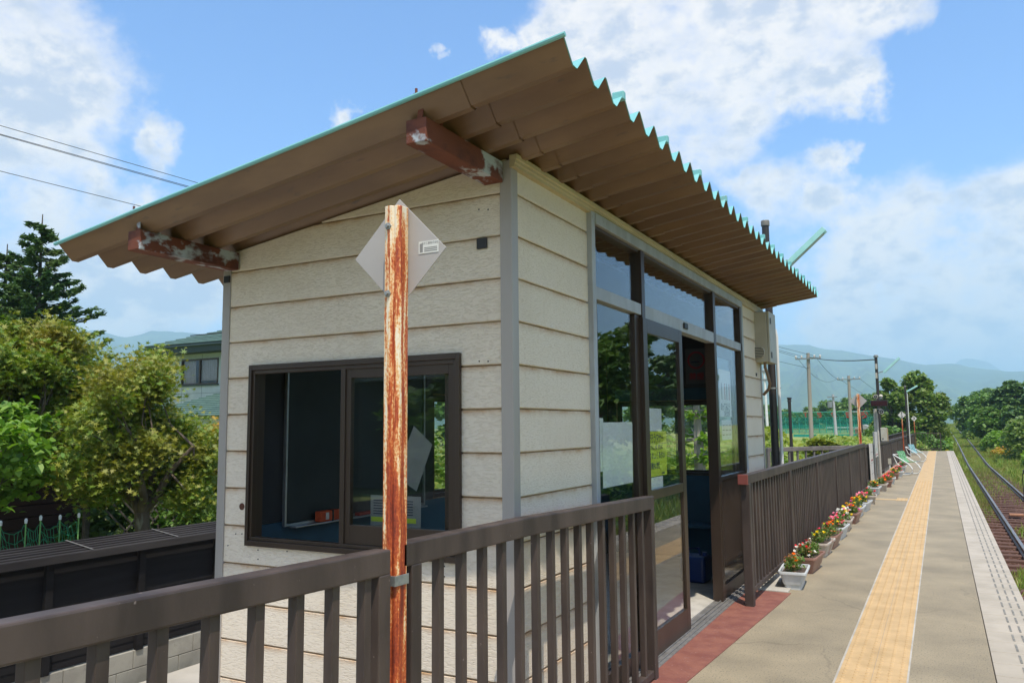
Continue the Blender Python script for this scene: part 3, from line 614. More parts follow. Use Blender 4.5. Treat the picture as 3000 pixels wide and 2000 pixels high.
# nail holes, vents
mb = MB()
for px, py in ((1403,614),(1430,614),(1404,1058),(1430,1058),(691,1563),(709,1563),(668,1597),(756,1610),(841,1614),(756,1637),(1401,1546),(1466,1663),(1302,1658),(1302,1688)):
    p = P(px, py, 1, HY0); mb.lathe((p.x, HY0+.0005, p.z), [(.0045, 0), (.003, .0035)], 6, axis=1, sgn=-1)
mb.build('screw_holes', M['black'], hut)
p = P(709, 1483, 1, HY0); MB().lathe((p.x, HY0+.0005, p.z), [(.020, 0), (.020, .003), (.016, .004), (.012, .002)], 14, axis=1, sgn=-1).build('wall_plug', mat('rust_plug', (.09, .03, .015), r=.8), hut)
p = P(1414, 714, 1, HY0); MB().box(p.x-.029, p.x+.029, HY0-.013, HY0-.0005, p.z-.027, p.z+.027).build('wall_block', M['black'], hut, bevel=.003)
# --- things inside
bb = thing('blackboard', 'dark green blackboard with silver frame inside the shelter window', 'blackboard', (-3.66, 4.6, 1.5))
MB().box(-3.675, -3.665, 3.80, 5.3, .97, 2.05).build('surface', M['board'], bb)
mb = MB(); rectframe(mb, 0, -3.677, -3.652, 3.775, 5.32, .95, 2.07, .016); mb.build('frame', M['alu'], bb, bevel=.002)
MB().box(-3.665, -3.60, 3.82, 5.28, .940, .950).build('tray', M['alu'], bb, bevel=.003)
er = thing('board_eraser', 'orange board eraser with a white label standing on the blackboard tray', 'eraser', (-3.63, 4.14, .951))
M['orange'] = mat('orange_felt', (.62, .10, .03), r=.7, c2=(.5, .07, .02), sc=20)
MB().box(-3.655, -3.60, 4.05, 4.235, .952, 1.02).build('body', M['orange'], er, bevel=.006)
MB().box(-3.6005, -3.598, 4.095, 4.125, .965, 1.01).build('label', M['signwhite'], er)
MB().box(-3.657, -3.596, 4.157, 4.171, .951, 1.023).build('strap', M['black'], er)
M['chalkred'] = mat('red_chalk_box', (.35, .03, .02), r=.6)
o = MB().box(-3.65, -3.61, 4.45, 4.61, .952, .975).build('chalk_box', M['chalkred'], bevel=.003, origin=(-3.63, 4.52, .952)); tag(o, 'flat red chalk box on the blackboard tray behind the glass', 'chalk box')
M['jug'] = mat('blue_plastic', (.012, .04, .17), r=.35)
jt = thing('water_container', 'blue plastic water container on the floor just inside the doorway', 'container', (-2.25, 8.0, .02))
mb = MB().box(-2.36, -2.10, 7.85, 8.15, .02, .27).build('body', M['jug'], jt, bevel=.04, seg=3)
MB().tube([(-2.31, 8, .27), (-2.30, 8, .33), (-2.20, 8, .34), (-2.18, 8, .27)], .014, 8).cyl((-2.14, 8, .27), .025, .035, 12).build('handle', M['jug'], jt, smooth=True)
# papers in the glazing and posters
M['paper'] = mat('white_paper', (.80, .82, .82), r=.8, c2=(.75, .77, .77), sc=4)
M['shadepaper'] = mat('shade_dimmed_paper', (.30, .29, .285), r=.8, c2=(.26, .25, .245), sc=5)  # white paper with the dim room's shade put into its colour
M['yellow'] = mat('yellow_paper', (.58, .66, .05), r=.8)
M['ink'] = mat('dark_ink', (.02, .03, .06), r=.7)
M['inkred'] = mat('red_ink', (.35, .03, .04), r=.7)
FONT = None
def text(s, size, mtx, material, name='lettering', parent=None, xs=1.0, bold=0.0, depth=.0006):
    cu = bpy.data.curves.new('t', 'FONT'); cu.body = s; cu.size = size; cu.align_x = 'CENTER'; cu.align_y = 'CENTER'; cu.extrude = depth; cu.offset = bold; cu.resolution_u = 3
    o = bpy.data.objects.new('t', cu); C.objects.link(o); dg = bpy.context.evaluated_depsgraph_get(); me = bpy.data.meshes.new_from_object(o.evaluated_get(dg)); bpy.data.objects.remove(o)
    me.materials.clear(); me.materials.append(material); me.transform(mtx @ Matrix.Diagonal((xs, 1, 1, 1)))
    if parent: me.transform(Matrix.Translation(-parent_loc(parent)))
    n_ = bpy.data.objects.new(name, me); C.objects.link(n_)
    if parent: n_.parent = parent
    return n_
def face(ax, pos):
    """matrix whose local xy plane faces +x (ax=0), -y (ax=1) or +y (ax=2)"""
    if ax == 0: m_ = Matrix(((0, 0, 1, 0), (1, 0, 0, 0), (0, 1, 0, 0), (0, 0, 0, 1)))
    elif ax == 1: m_ = Matrix(((1, 0, 0, 0), (0, 0, -1, 0), (0, 1, 0, 0), (0, 0, 0, 1)))
    else: m_ = Matrix(((-1, 0, 0, 0), (0, 0, 1, 0), (0, 1, 0, 0), (0, 0, 0, 1)))
    return Matrix.Translation(pos) @ m_
def sheetpaper(name, label, pts, x, material, cat='paper'):
    mb = MB().prism(pts, 0, x-.0008, x); o = mb.build(name, material, origin=(x, pts[0][0], pts[0][1])); tag(o, label, cat); return o
xg = GX-.021
sheetpaper('paper_sheet', 'large blank white sheet taped inside the first glass panel', [(4.53, 1.185), (5.06, 1.187), (5.075, 1.57), (5.065, 1.584), (4.54, 1.581)], xg-.002, M['paper'])
sheetpaper('paper_sheet', 'narrow white sheet tucked behind the large blank one at the frame', [(4.40, 1.285), (4.56, 1.285), (4.56, 1.607), (4.40, 1.607)], xg-.005, M['paper'])
xd = -1.7795
sheetpaper('paper_sheet', 'upper white sheet on the sliding door above the yellow notice', [(5.28, 1.52), (5.60, 1.52), (5.606, 1.68), (5.28, 1.68)], xd-.001, M['paper'])
sheetpaper('paper_sheet', 'small white sheet below the yellow notice on the sliding door', [(5.28, 1.115), (5.60, 1.12), (5.595, 1.20), (5.28, 1.20)], xd-.0012, M['paper'])
yn = thing('yellow_notice', 'yellow manners notice with black Japanese lettering on the sliding door', 'notice', (xd, 5.5, 1.36))
MB().prism([(5.28, 1.205), (5.695, 1.205), (5.70, 1.518), (5.28, 1.518)], 0, xd-.0004, xd+.0006).build('sheet', M['yellow'], yn)
for s, sz, y_, z_ in (('守ろう!マナー', .075, 5.46, 1.465), ('でんしゃは きれいに', .042, 5.47, 1.405), ('座りましょう 騒がない', .052, 5.47, 1.345), ('駅構内は禁煙', .050, 5.42, 1.275), ('みんなの駅', .02, 5.60, 1.22)):
    text(s, sz, face(0, (xd+.0012, y_, z_)), M['ink'], 'lettering', yn, xs=.72, bold=.0008, depth=.0003)
MB().box(xd+.0007, xd+.0013, 5.285, 5.69, 1.431, 1.434).build('rule_line', M['ink'], yn)
po = thing('poster', 'white walking poster with small figures and brushed title, taped in the right-hand glass', 'poster', (xg, 7.75, 1.85))
MB().box(xg-.003, xg-.002, 7.50, 7.975, 1.635, 2.085).build('sheet', M['paper'], po)
for i, (a, c_) in enumerate(((7.60, 'ink'), (7.72, 'inkred'), (7.80, 'ink'), (7.90, 'inkred'))):
    mb = MB(); mb.box(xg-.002, xg-.0012, a-.014, a+.014, 1.86, 1.93).box(xg-.002, xg-.0012, a-.016, a-.004, 1.80, 1.86).box(xg-.002, xg-.0012, a+.003, a+.015, 1.80, 1.86); mb.cyl((xg-.002, a, 1.945), .012, .0008, 10, axis=0); mb.build('figure', M[c_], po)
text('のってみよう', .085, face(0, (xg-.0012, 7.73, 1.725)), M['ink'], 'lettering', po, xs=.72, bold=.002, depth=.0003); text('ひとたび', .07, face(0, (xg-.0012, 7.78, 1.66)), M['ink'], 'lettering', po, xs=.8, bold=.002, depth=.0003)
po = thing('poster', 'smaller printed leaflet below the walking poster in the right-hand glass', 'poster', (xg, 7.75, 1.5))
MB().box(xg-.003, xg-.002, 7.55, 7.955, 1.405, 1.605).build('sheet', M['paper'], po); MB().box(xg-.0022, xg-.0016, 7.55, 7.955, 1.398, 1.415).build('sheet_edge', M['yellow'], po)
for k in range(9): MB().box(xg-.002, xg-.0014, 7.58+(k % 3)*.13, 7.66+(k % 3)*.13, 1.46+(k//3)*.045, 1.468+(k//3)*.045).build('print_line', M['ink'], po)
sheetpaper('paper_sheet', 'thin white strip of paper beside the leaflet near the doorway', [(7.30, 1.28), (7.42, 1.28), (7.42, 1.44), (7.30, 1.44)], xg-.002, M['paper'])
# no-smoking sign on the end wall
sg = thing('no_smoking_sign', 'dim no-smoking sign high on the end wall, seen through the doorway', 'sign', (-2.5, 9.36, 2.27))
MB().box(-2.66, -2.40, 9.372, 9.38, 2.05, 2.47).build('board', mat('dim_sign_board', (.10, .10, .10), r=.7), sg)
mb = MB(); q = []; fs = []
for k in range(32):
    a = k*math.pi/16
    for r in (.085, .105): q.append((-2.53+r*math.cos(a), 9.3715, 2.33+r*math.sin(a)))
for k in range(32): k2 = (k+1) % 32; fs.append((2*k, 2*k2, 2*k2+1, 2*k+1))
mb.add(q, fs); mb.beam((-2.60, 9.3715, 2.40), (-2.46, 9.3715, 2.26), .0008, .018, (0, 1, 0)); mb.build('symbol', M['inkred'], sg)
MB().box(-2.59, -2.49, 9.370, 9.3718, 2.30, 2.318).build('cigarette', M['ink'], sg)
text('禁煙', .09, face(1, (-2.53, 9.3712, 2.13)), M['inkred'], 'lettering', sg, bold=.002)
# leaflet hanging and card on the front sill
o = MB().prism([(-2.64, 1.30), (-2.50, 1.22), (-2.40, 1.47), (-2.52, 1.57)], 1, 3.56, 3.561).build('leaflet', M['paper'], origin=(-2.5, 3.56, 1.4)); o.data.materials[0] = M['shadepaper']; tag(o, 'crooked white leaflet hanging inside the front window', 'leaflet')
o = MB().box(-2.75, -2.42, 3.485, 3.4865, .93, 1.20).build('timetable_card', M['paper'], origin=(-2.6, 3.485, .93)); o.data.materials[0] = M['shadepaper']; tag(o, 'white timetable card with a yellow line leaning in the front window', 'card')
MB().box(-2.745, -2.45, 3.4842, 3.4848, 1.06, 1.085).build('highlight_line', M['yellow'], o)
for k in range(6): MB().box(-2.73, -2.47, 3.4842, 3.4848, 1.10+k*.014, 1.105+k*.014).build('print_line', M['ink'], o)
# --- cabinet and speaker on the far corner
cb = thing('utility_cabinet', 'beige metal cabinet hung under the roof at the far corner of the shelter', 'cabinet', (-1.75, 9.3, 2.5))
MB().box(-1.868, -1.665, 9.20, 9.62, 2.26, 2.83).build('body', M['cabinet'], cb, bevel=.006)
MB().box(-1.662, -1.640, 9.205, 9.615, 2.255, 2.835).build('door', M['cabinet'], cb, bevel=.004)
for z_ in (2.34, 2.73): MB().box(-1.640, -1.634, 9.27, 9.31, z_-.035, z_+.035).build('latch', M['black'], cb, bevel=.003)
sp_ = thing('wall_speaker', 'round cream louvred speaker on the front of the beige cabinet', 'speaker', (-1.765, 9.19, 2.365))
mb = MB().lathe((-1.765, 9.199, 2.365), [(.074, 0), (.074, .018), (.066, .026)], 28, axis=1, sgn=-1); mb.build('rim', M['cabinet'], sp_, smooth=True)
mb = MB()
for k in range(7):
    z_ = 2.365-.054+k*.018; hw = math.sqrt(max(0, .066**2-(z_-2.365)**2)); mb.box(-1.765-hw, -1.765+hw, 9.1715, 9.1729, z_-.004, z_+.004)
mb.build('louvre_slots', M['black'], sp_)
MB().tube([(-1.71, 9.25, 2.27), (-1.71, 9.25, 2.20), (-1.69, 9.27, 2.12), (-1.675, 9.30, 2.02), (-1.70, 9.36, 1.96), (-1.77, 9.42, 1.90)], .017, 10).build('cable_conduit', mat('tan_conduit', (.20, .13, .08), r=.6), cb, smooth=True)
MB().tube([(-1.85, 9.19, 2.255), (-1.845, 9.19, 2.20), (-1.85, 9.17, 2.14), (-1.80, 9.18, 2.12)], .006, 6).box(-1.86, -1.84, 9.16, 9.18, 2.11, 2.15).box(-1.81, -1.79, 9.16, 9.18, 2.10, 2.135).build('cable', M['black'], cb)
# ================================================================ RAILINGS
def railing(name, label, pts, zb, pitch, group, rail=(.062, .082), bal=(.034, .034), posts=(), inset=0.0, postw=.062, material=None, maxb=100, cat='railing', z0=None, endcap=False):
    """pts: list of (x, y, ztop); zb: bottom rail height above the ground line; posts: distances along"""
    material = material or M['brail']
    p0 = Vector(pts[0]); root = thing(name, label, cat, (p0.x, p0.y, 0), 0, group)
    P3 = [Vector(p) for p in pts]; L_ = [0]
    for a, b in zip(P3, P3[1:]): L_.append(L_[-1]+math.hypot(b.x-a.x, b.y-a.y))
    def at(s):
        for i in range(len(P3)-1):
            if s <= L_[i+1]+1e-6: t_ = (s-L_[i])/(L_[i+1]-L_[i]); return P3[i].lerp(P3[i+1], t_)
        return P3[-1]
    h = rail[1]
    zb_ = zb; d = (P3[-1]-P3[0]); d.z = 0; d.normalize(); sd_ = Vector((d.y, -d.x, 0))
    def strip(w_, h_, zf):
        q = []
        for p in P3:
            for i_, j_ in ((-1, -1), (1, -1), (1, 1), (-1, 1)): q.append(Vector((p.x, p.y, zf(p)))+sd_*(w_/2*i_)+Vector((0, 0, h_/2*j_)))
        n_ = len(P3); fs = [(0, 1, 2, 3), tuple(4*n_-1-k for k in range(4))]
        for i_ in range(n_-1):
            for k in range(4): fs.append((4*i_+k, 4*i_+(k+1) % 4, 4*i_+4+(k+1) % 4, 4*i_+4+k))
        return MB().add(q, fs)
    strip(rail[0], h, lambda p: p.z-h/2).build('top_rail', material, root, bevel=.006)
    strip(.045, .045, lambda p: zb_).build('bottom_rail', material, root, bevel=.004)
    s = pitch*.6; n = 0; rest = MB()
    while s < L_[-1]-.02:
        if all(abs(s-q) > .06 for q in posts):
            c = at(s); a = Vector((c.x, c.y, zb_+.02)); b = Vector((c.x, c.y, c.z-h+.004))
            if n < maxb: MB().beam(a, b, bal[0], bal[1], d).build('baluster', material, root, bevel=.003)
            else: rest.beam(a, b, bal[0], bal[1], d)
            n += 1
        s += pitch
    if rest.v: tag(rest.build('baluster', material, root), kind='stuff')
    for q in posts:
        c = at(q); MB().beam((c.x, c.y, -.28 if z0 is None else z0), (c.x, c.y, c.z-h+.004), postw, postw, d).build('post', material, root, bevel=.005)
    return root
# front fence in two lengths, broken at the rusty post
railing('platform_fence', 'near length of brown fence running out of the left edge, up to the rusty post', [(-1.66, .30, 1.20), (-1.66, 1.40, 1.178), (-1.66, 2.175, 1.160)], .07, .153, 'brown platform fences', posts=(1.845,), z0=-.3)
railing('platform_fence', 'brown fence length in front of the shelter corner, between rusty post and doorway', [(-1.66, 2.245, 1.170), (-1.66, 3.2, 1.160), (-1.66, 4.93, 1.115)], .04, .160, 'brown platform fences', posts=(.08, 2.65), z0=-.3)
f2 = railing('platform_fence', 'long brown fence beyond the doorway, behind the row of planters', [(-1.535, 7.14, 1.125), (-1.54, 12, 1.12), (-1.565, 19.75, 1.11)], .125, .1455, 'brown platform fences', posts=(.03, 2.2, 4.45, 6.7, 8.95, 11.2, 12.55), z0=0, bal=(.03, .055), postw=.075)
MB().box(-1.585, -1.498, 7.085, 7.107, 1.04, 1.128).build('end_cap', M['chalkred'] if False else mat('faded_red_cap', (.20, .055, .045), r=.5), f2, bevel=.004)
railing('platform_fence', 'far brown fence behind the green and blue seats, up to the platform end', [(-1.75, 20.2, 1.05), (-1.72, 24.0, 1.0), (-1.64, 30.0, .97), (-1.37, 50.3, .965)], .10, .1455, 'brown platform fences', posts=(.04, 3.8, 7.6, 11.4, 15.2, 19, 22.8, 26.6, 30), z0=0, bal=(.03, .06), postw=.07)
railing('ramp_railing', 'weathered grey-brown ramp railing crossing behind the shelter', [(-2.93, 15.64, 1.12), (-1.62, 17.5, 1.12)], .2, .22, 'ramp railings', posts=(.03, 2.2), z0=-1.3, material=mat('weathered_grey_railing', (.13, .11, .10), r=.7, c2=(.19, .165, .15), sc=6, bump=.001, bsc=40))
railing('end_railing', 'thin dark railing across the far end of the platform', [(-1.33, 50.55, 1.0), (-.02, 50.55, 1.0)], .10, .145, None, rail=(.05, .04), bal=(.018, .018), posts=(.02, 1.29), z0=0, postw=.05)
railing('end_railing', 'dark railing on the ramp seen just above the far brown fence', [(-1.9, 30.0, 1.06), (-1.62, 47.0, 1.14)], .30, .3, None, rail=(.05, .04), bal=(.02, .02), posts=(.05, 8, 16.5), z0=-1.2, postw=.05)

# ================================================================ RUSTY MARKER POSTS
def channel(mb, x, y, z0, z1, w=.060, d=.060):
    """folded post: broad front flange with a rolled ridge down its right side"""
    pr = [(-w/2, -d/2), (-w*.02, -d/2-.004), (w*.10, -d*.36), (w*.16, -d*.42), (w*.30, -d*.44), (w/2, -d*.26), (w/2, d/2), (-w/2, d/2)]
    mb.prism([(x+a, y+b) for a, b in pr], 2, z0, z1)
def marker(x, y, top, label, slabel, half, zc, dx=0):
    r = thing('rusty_post', label, 'post', (x, y, 0), 0, None)
    mb = MB(); channel(mb, x, y, -.3, top); mb.build('shaft', M['rusty'], r, bevel=.0035)
    for z_ in (top-.075, top-.315): MB().lathe((x-.012, y-.030, z_), [(.013, 0), (.013, .007), (.007, .008), (.007, .016)], 6, axis=1, sgn=-1).build('bolt', M['galv'], r)
    for z_ in (top-.105, top-.345): MB().lathe((x-.015, y-.0302, z_), [(.009, 0), (.008, .001)], 8, axis=1, sgn=-1).build('slot', M['galv'], r)
    sy = y+.034; x += dx
    s = thing('diamond_sign', slabel, 'sign', (x, sy, zc), 0, None)
    o = MB().prism([(x-half, zc), (x, zc-half), (x+half, zc), (x, zc+half)], 1, sy, sy+.003).build('plate', [M['signback']], s, bevel=.001)
    mb = MB().prism([(x-half*.97, zc), (x, zc-half*.97), (x+half*.97, zc), (x, zc+half*.97)], 1, sy+.0031, sy+.0036); mb.build('face', M['signwhite'], s)
    return r, s
r1, s1 = marker(-1.659, 2.235, 2.340, 'tall rust-streaked white post strapped to the near fence', 'blank grey back of a diamond sign bolted to the near rusty post', .200, 2.180, -.014)
mb = MB()
sx_, sy_, sz_ = -1.545, 2.2685, 2.190
mb.box(sx_-.042, sx_+.042, sy_-.0012, sy_, sz_-.022, sz_+.022); mb.build('sticker', mat('silver_sticker', (.62, .62, .58), r=.5), s1)
text('合計工業株式会社', .0105, face(1, (sx_+.006, sy_-.0013, sz_+.013)), mat('grey_print', (.22, .22, .21), r=.7), 'lettering', s1, xs=.85, bold=.0001, depth=.0001)
mb = MB()
for k in range(3): mb.box(sx_-.018, sx_+.036, sy_-.0016, sy_-.0013, sz_-.004-k*.006, sz_-.001-k*.006)
mb.box(sx_-.037, sx_-.024, sy_-.0016, sy_-.0013, sz_-.017, sz_+.014); mb.build('sticker_print', bpy.data.materials['grey_print'], s1)
st = MB()
for a in ((-1.735, 2.200, -1.628, 2.197), (-1.628, 2.197, -1.624, 2.268)): st.beam((a[0], a[1], 1.052), (a[2], a[3], 1.052), .003, .034)
o = st.build('strap', M['galv'], r1, bevel=.001)
marker(-1.64, 19.92, 2.235, 'second rust-streaked post, beyond the shelter where the long fence ends', 'blank grey back of a diamond sign on the second rusty post', .185, 2.075)
def stop_marker(x, y, top, half, txt, label, rz=0):
    r = thing('stop_marker', label, 'marker', (x, y, 0))
    MB().prism([(x-.022, y-.02), (x+.022, y-.02), (x+.022, y+.02), (x-.022, y+.02)], 2, 0, top-half*1.0).build('post', M['rusty'], r, bevel=.003)
    zc = top-half; MB().prism([(x-half, zc), (x, zc-half), (x+half, zc), (x, zc+half)], 1, y-.024, y-.021).build('plate', M['signwhite'], r)
    for k, (t_, sz) in enumerate(txt): text(t_, sz, face(1, (x, y-.0255, zc+(.075-.15*k if len(txt) > 1 else 0))), M['black'], 'numeral', r, bold=.004)
stop_marker(-1.47, 38.9, 2.075, .165, [('1', .17), ('2', .17)], 'diamond stop marker reading 1 and 2 on a rusty post')
stop_marker(-1.31, 51.0, 1.965, .155, [('3', .22)], 'diamond stop marker reading 3, farthest along the platform')

# ================================================================ LAMP POSTS, SPEAKERS, DISPLAY
def lamp_post(x, y, top, conduit, arm0, arm1, label, r=.05, ledger=True):
    t_ = thing('lamp_post', label, 'lamp post', (x, y, 0))
    MB().tube([(x, y, -1.2), (x, y, top-.06)], [r, r*.9], 16).build('pole', M['polebrown'], t_, smooth=True)
    MB().lathe((x, y, top-.07), [(r*1.08, 0), (r*1.08, .055), (r*.95, .07), (.01, .075)], 16).build('cap', mat('grey_cap', (.16, .145, .13), r=.5) if 'grey_cap' not in bpy.data.materials else bpy.data.materials['grey_cap'], t_, smooth=True)
    if conduit: MB().tube([(x+r+.028, y-.01, -1.1), (x+r+.028, y-.01, conduit-.1), (x+r+.012, y-.01, conduit)], .021, 10).build('conduit', mat('white_conduit', (.62, .62, .60), r=.35) if 'white_conduit' not in bpy.data.materials else bpy.data.materials['white_conduit'], t_, smooth=True)
    a, b = Vector(arm0), Vector(arm1); d = (b-a).normalized(); s = Vector((0, 1, 0)); n = d.cross(s).normalized()
    if n.z < 0: n = -n
    prof = [(-.055, .0), (-.05, .035), (.05, .035), (.055, 0), (.06, -.035), (.045, -.035), (.04, -.005), (-.04, -.005), (-.045, -.035), (-.06, -.035)]
    mb = MB(); q = [p+s*u+n*v for p in (a, b) for u, v in prof]; k = len(prof)
    mb.add(q, [list(range(k)), list(range(k, 2*k))]+[(i, (i+1) % k, k+(i+1) % k, k+i) for i in range(k)]); lh = mb.build('lamp_housing', M['tealamp'], t_, bevel=.003)
    MB().tube([a+d*.05-n*.025, b-d*.05-n*.025], .018, 10).build('lamp_tube', M['tube'], t_, smooth=True)
    MB().beam((x, y, a.z-.02), a+d*.08+n*.0, .03, .03).build('bracket', M['galv'], t_)
    for z_ in (1.0, 2.0): MB().lathe((x, y, z_), [(r+.004, 0), (r+.004, .018)], 16).beam((x+r, y-.01, z_+.009), (x+r+.055, y-.01, z_+.009), .012, .016).build('band', M['galv'], t_)
    return t_
lamp_post(-1.835, 10.35, 4.165, 2.75, (-1.62, 10.4, 3.545), (-1.13, 10.4, 3.975), 'brown lamp post rising behind the shelter roof, with a white conduit')
l2 = lamp_post(-1.70, 27.9, 3.74, None, (-1.50, 27.9, 3.17), (-1.02, 27.9, 3.62), 'brown lamp post carrying boxes and cables, behind the boards')
lamp_post(-1.36, 41.5, 3.30, 3.0, (-1.30, 41.5, 3.02), (-.84, 41.5, 3.28), 'farthest brown lamp post with a small teal lamp arm', r=.045)
MB().box(-1.73, -1.67, 27.80, 27.86, 3.28, 3.45).box(-1.74, -1.68, 27.8, 27.86, 2.98, 3.16).build('junction_box', M['cabinet'], l2, bevel=.01)
MB().lathe((-1.70, 27.9, 3.66), [(.07, 0), (.075, .05), (.05, .07)], 14).build('photocell', M['galv'], l2)
o = thing('equipment_box', 'off-white equipment box fixed to the lamp post behind the boards', 'box', (-1.60, 27.75, 1.2))
MB().box(-1.68, -1.50, 27.72, 27.84, 1.00, 1.42).build('body', M['cabinet'], o, bevel=.01); MB().box(-1.64, -1.60, 27.714, 27.719, 1.06, 1.09).build('mark', M['ink'], o)
MB().box(-1.495, -1.47, 27.74, 27.82, 1.00, 1.40).build('side_flange', mat('tan_edge', (.40, .30, .18), r=.6), o)
# concrete post with speakers and display, y = 25.3
sp = thing('equipment_post', 'pale concrete post carrying the display board and horn speakers', 'post', (-1.66, 25.4, 0))
MB().tube([(-1.665, 25.42, 0), (-1.655, 25.42, 1.98)], [.062, .045], 14).build('shaft', M['conc'], sp, smooth=True)
MB().tube([(-1.60, 25.36, 0), (-1.605, 25.36, 1.85)], [.040, .028], 10).build('brace', M['conc'], sp, smooth=True)
db = thing('display_board', 'dark electronic display board on the equipment post', 'display', (-1.5, 25.2, 2.15))
MB().box(-1.735, -1.295, 25.12, 25.26, 2.045, 2.215).build('housing', mat('dark_display_case', (.02, .012, .012), r=.4), db, bevel=.006)
MB().box(-1.72, -1.31, 25.114, 25.119, 2.065, 2.195).build('screen', mat('dark_red_screen', (.035, .006, .008), r=.15), db)
def horn(x, y, z, label, s=1.0, face_cam=True):
    t_ = thing('horn_speaker', label, 'horn speaker', (x, y, z), 0, 'horn speakers on the equipment post')
    if face_cam:
        MB().lathe((x, y, z), [(.052*s, .02), (.060*s, .02), (.062*s, .012), (.058*s, 0), (.030*s, -.06), (.028*s, -.12)], 18, axis=1, sgn=-1).build('bell', mat('cream_horn', (.55, .50, .42), r=.45) if 'cream_horn' not in bpy.data.materials else bpy.data.materials['cream_horn'], t_, smooth=True)
        MB().lathe((x, y-.0195, z), [(.050*s, 0), (.048*s, .002)], 18, axis=1, sgn=-1).build('mouth', M['black'], t_)
        MB().lathe((x, y-.0225, z), [(.019*s, 0), (.013*s, .022)], 12, axis=1, sgn=-1).build('driver', M['galv'], t_, smooth=True)
    MB().beam((x, y+.02, z-.03*s), (x+.02, y+.15, z-.09*s), .012, .02).build('bracket', M['galv'], t_)
    return t_
horn(-1.60, 25.2, 2.325, 'horn speaker above the display board, on the left')
t_ = horn(-1.465, 25.2, 2.33, 'domed cream lamp or speaker above the display, on the right', .85, False)
MB().lathe((-1.465, 25.2, 2.315), [(.05, 0), (.055, .02), (.045, .05), (.02, .07)], 16).build('dome', bpy.data.materials['cream_horn'], t_, smooth=True); MB().box(-1.50, -1.43, 25.17, 25.25, 2.25, 2.315).build('base', M['galv'], t_, bevel=.01)
horn(-1.475, 25.2, 1.885, 'horn speaker hanging below the display board', 1.1)
# boards
nb = thing('notice_board', 'narrow white timetable board leaning against the fence in front of the map stand', 'notice board', (-1.69, 23.6, 0))
MB().prism([(22.6, .03), (23.55, .03), (23.55, 1.02), (22.6, 1.04)], 0, -1.665, -1.64).build('panel', M['signwhite'], nb, bevel=.004)
mb = MB()
for z_ in (.25, .52, .80): mb.box(-1.6385, -1.6375, 22.68, 23.5, z_, z_+.012)
mb.build('table_line', M['galv'], nb); MB().box(-1.6385, -1.6375, 22.8, 23.3, .58, .62).build('heading', M['inkred'], nb)
ms = thing('map_stand', 'tall grey stand with a pale route map, in front of the concrete post', 'map stand', (-1.63, 24.6, 0))
for y_ in (24.05, 25.2): MB().box(-1.655, -1.615, y_-.03, y_+.03, 0, 1.33 if y_ < 24.5 else 1.30).build('leg', M['galv'], ms, bevel=.003)
MB().box(-1.65, -1.62, 24.08, 25.17, .62, 1.31).build('board', M['signwhite'], ms, bevel=.004)
mb = MB()
for k in range(5): mb.box(-1.6195, -1.619, 24.2+k*.18, 24.3+k*.18, .75+.06*(k % 3), .80+.09*(k % 2))
mb.build('map_patch', mat('pale_green_print', (.30, .50, .42), r=.6), ms); MB().box(-1.6195, -1.619, 24.15, 25.1, .68, .70).build('map_line', M['inkred'], ms)
tb = thing('small_notice', 'small white strip notice on the far fence beside the map stand', 'notice', (-1.66, 26.2, .8)); MB().box(-1.66, -1.652, 26.45, 26.62, .45, .82).build('plate', M['signwhite'], tb)
st_ = thing('stake_sign', 'little cream stake sign standing among the flowers by the green seat', 'stake sign', (-1.42, 26.7, 0))
MB().box(-1.46, -1.37, 26.7, 26.715, .33, .50).build('plate', M['cabinet'], st_, bevel=.003); MB().box(-1.43, -1.40, 26.715, 26.73, 0, .36).build('stake', M['white'], st_)

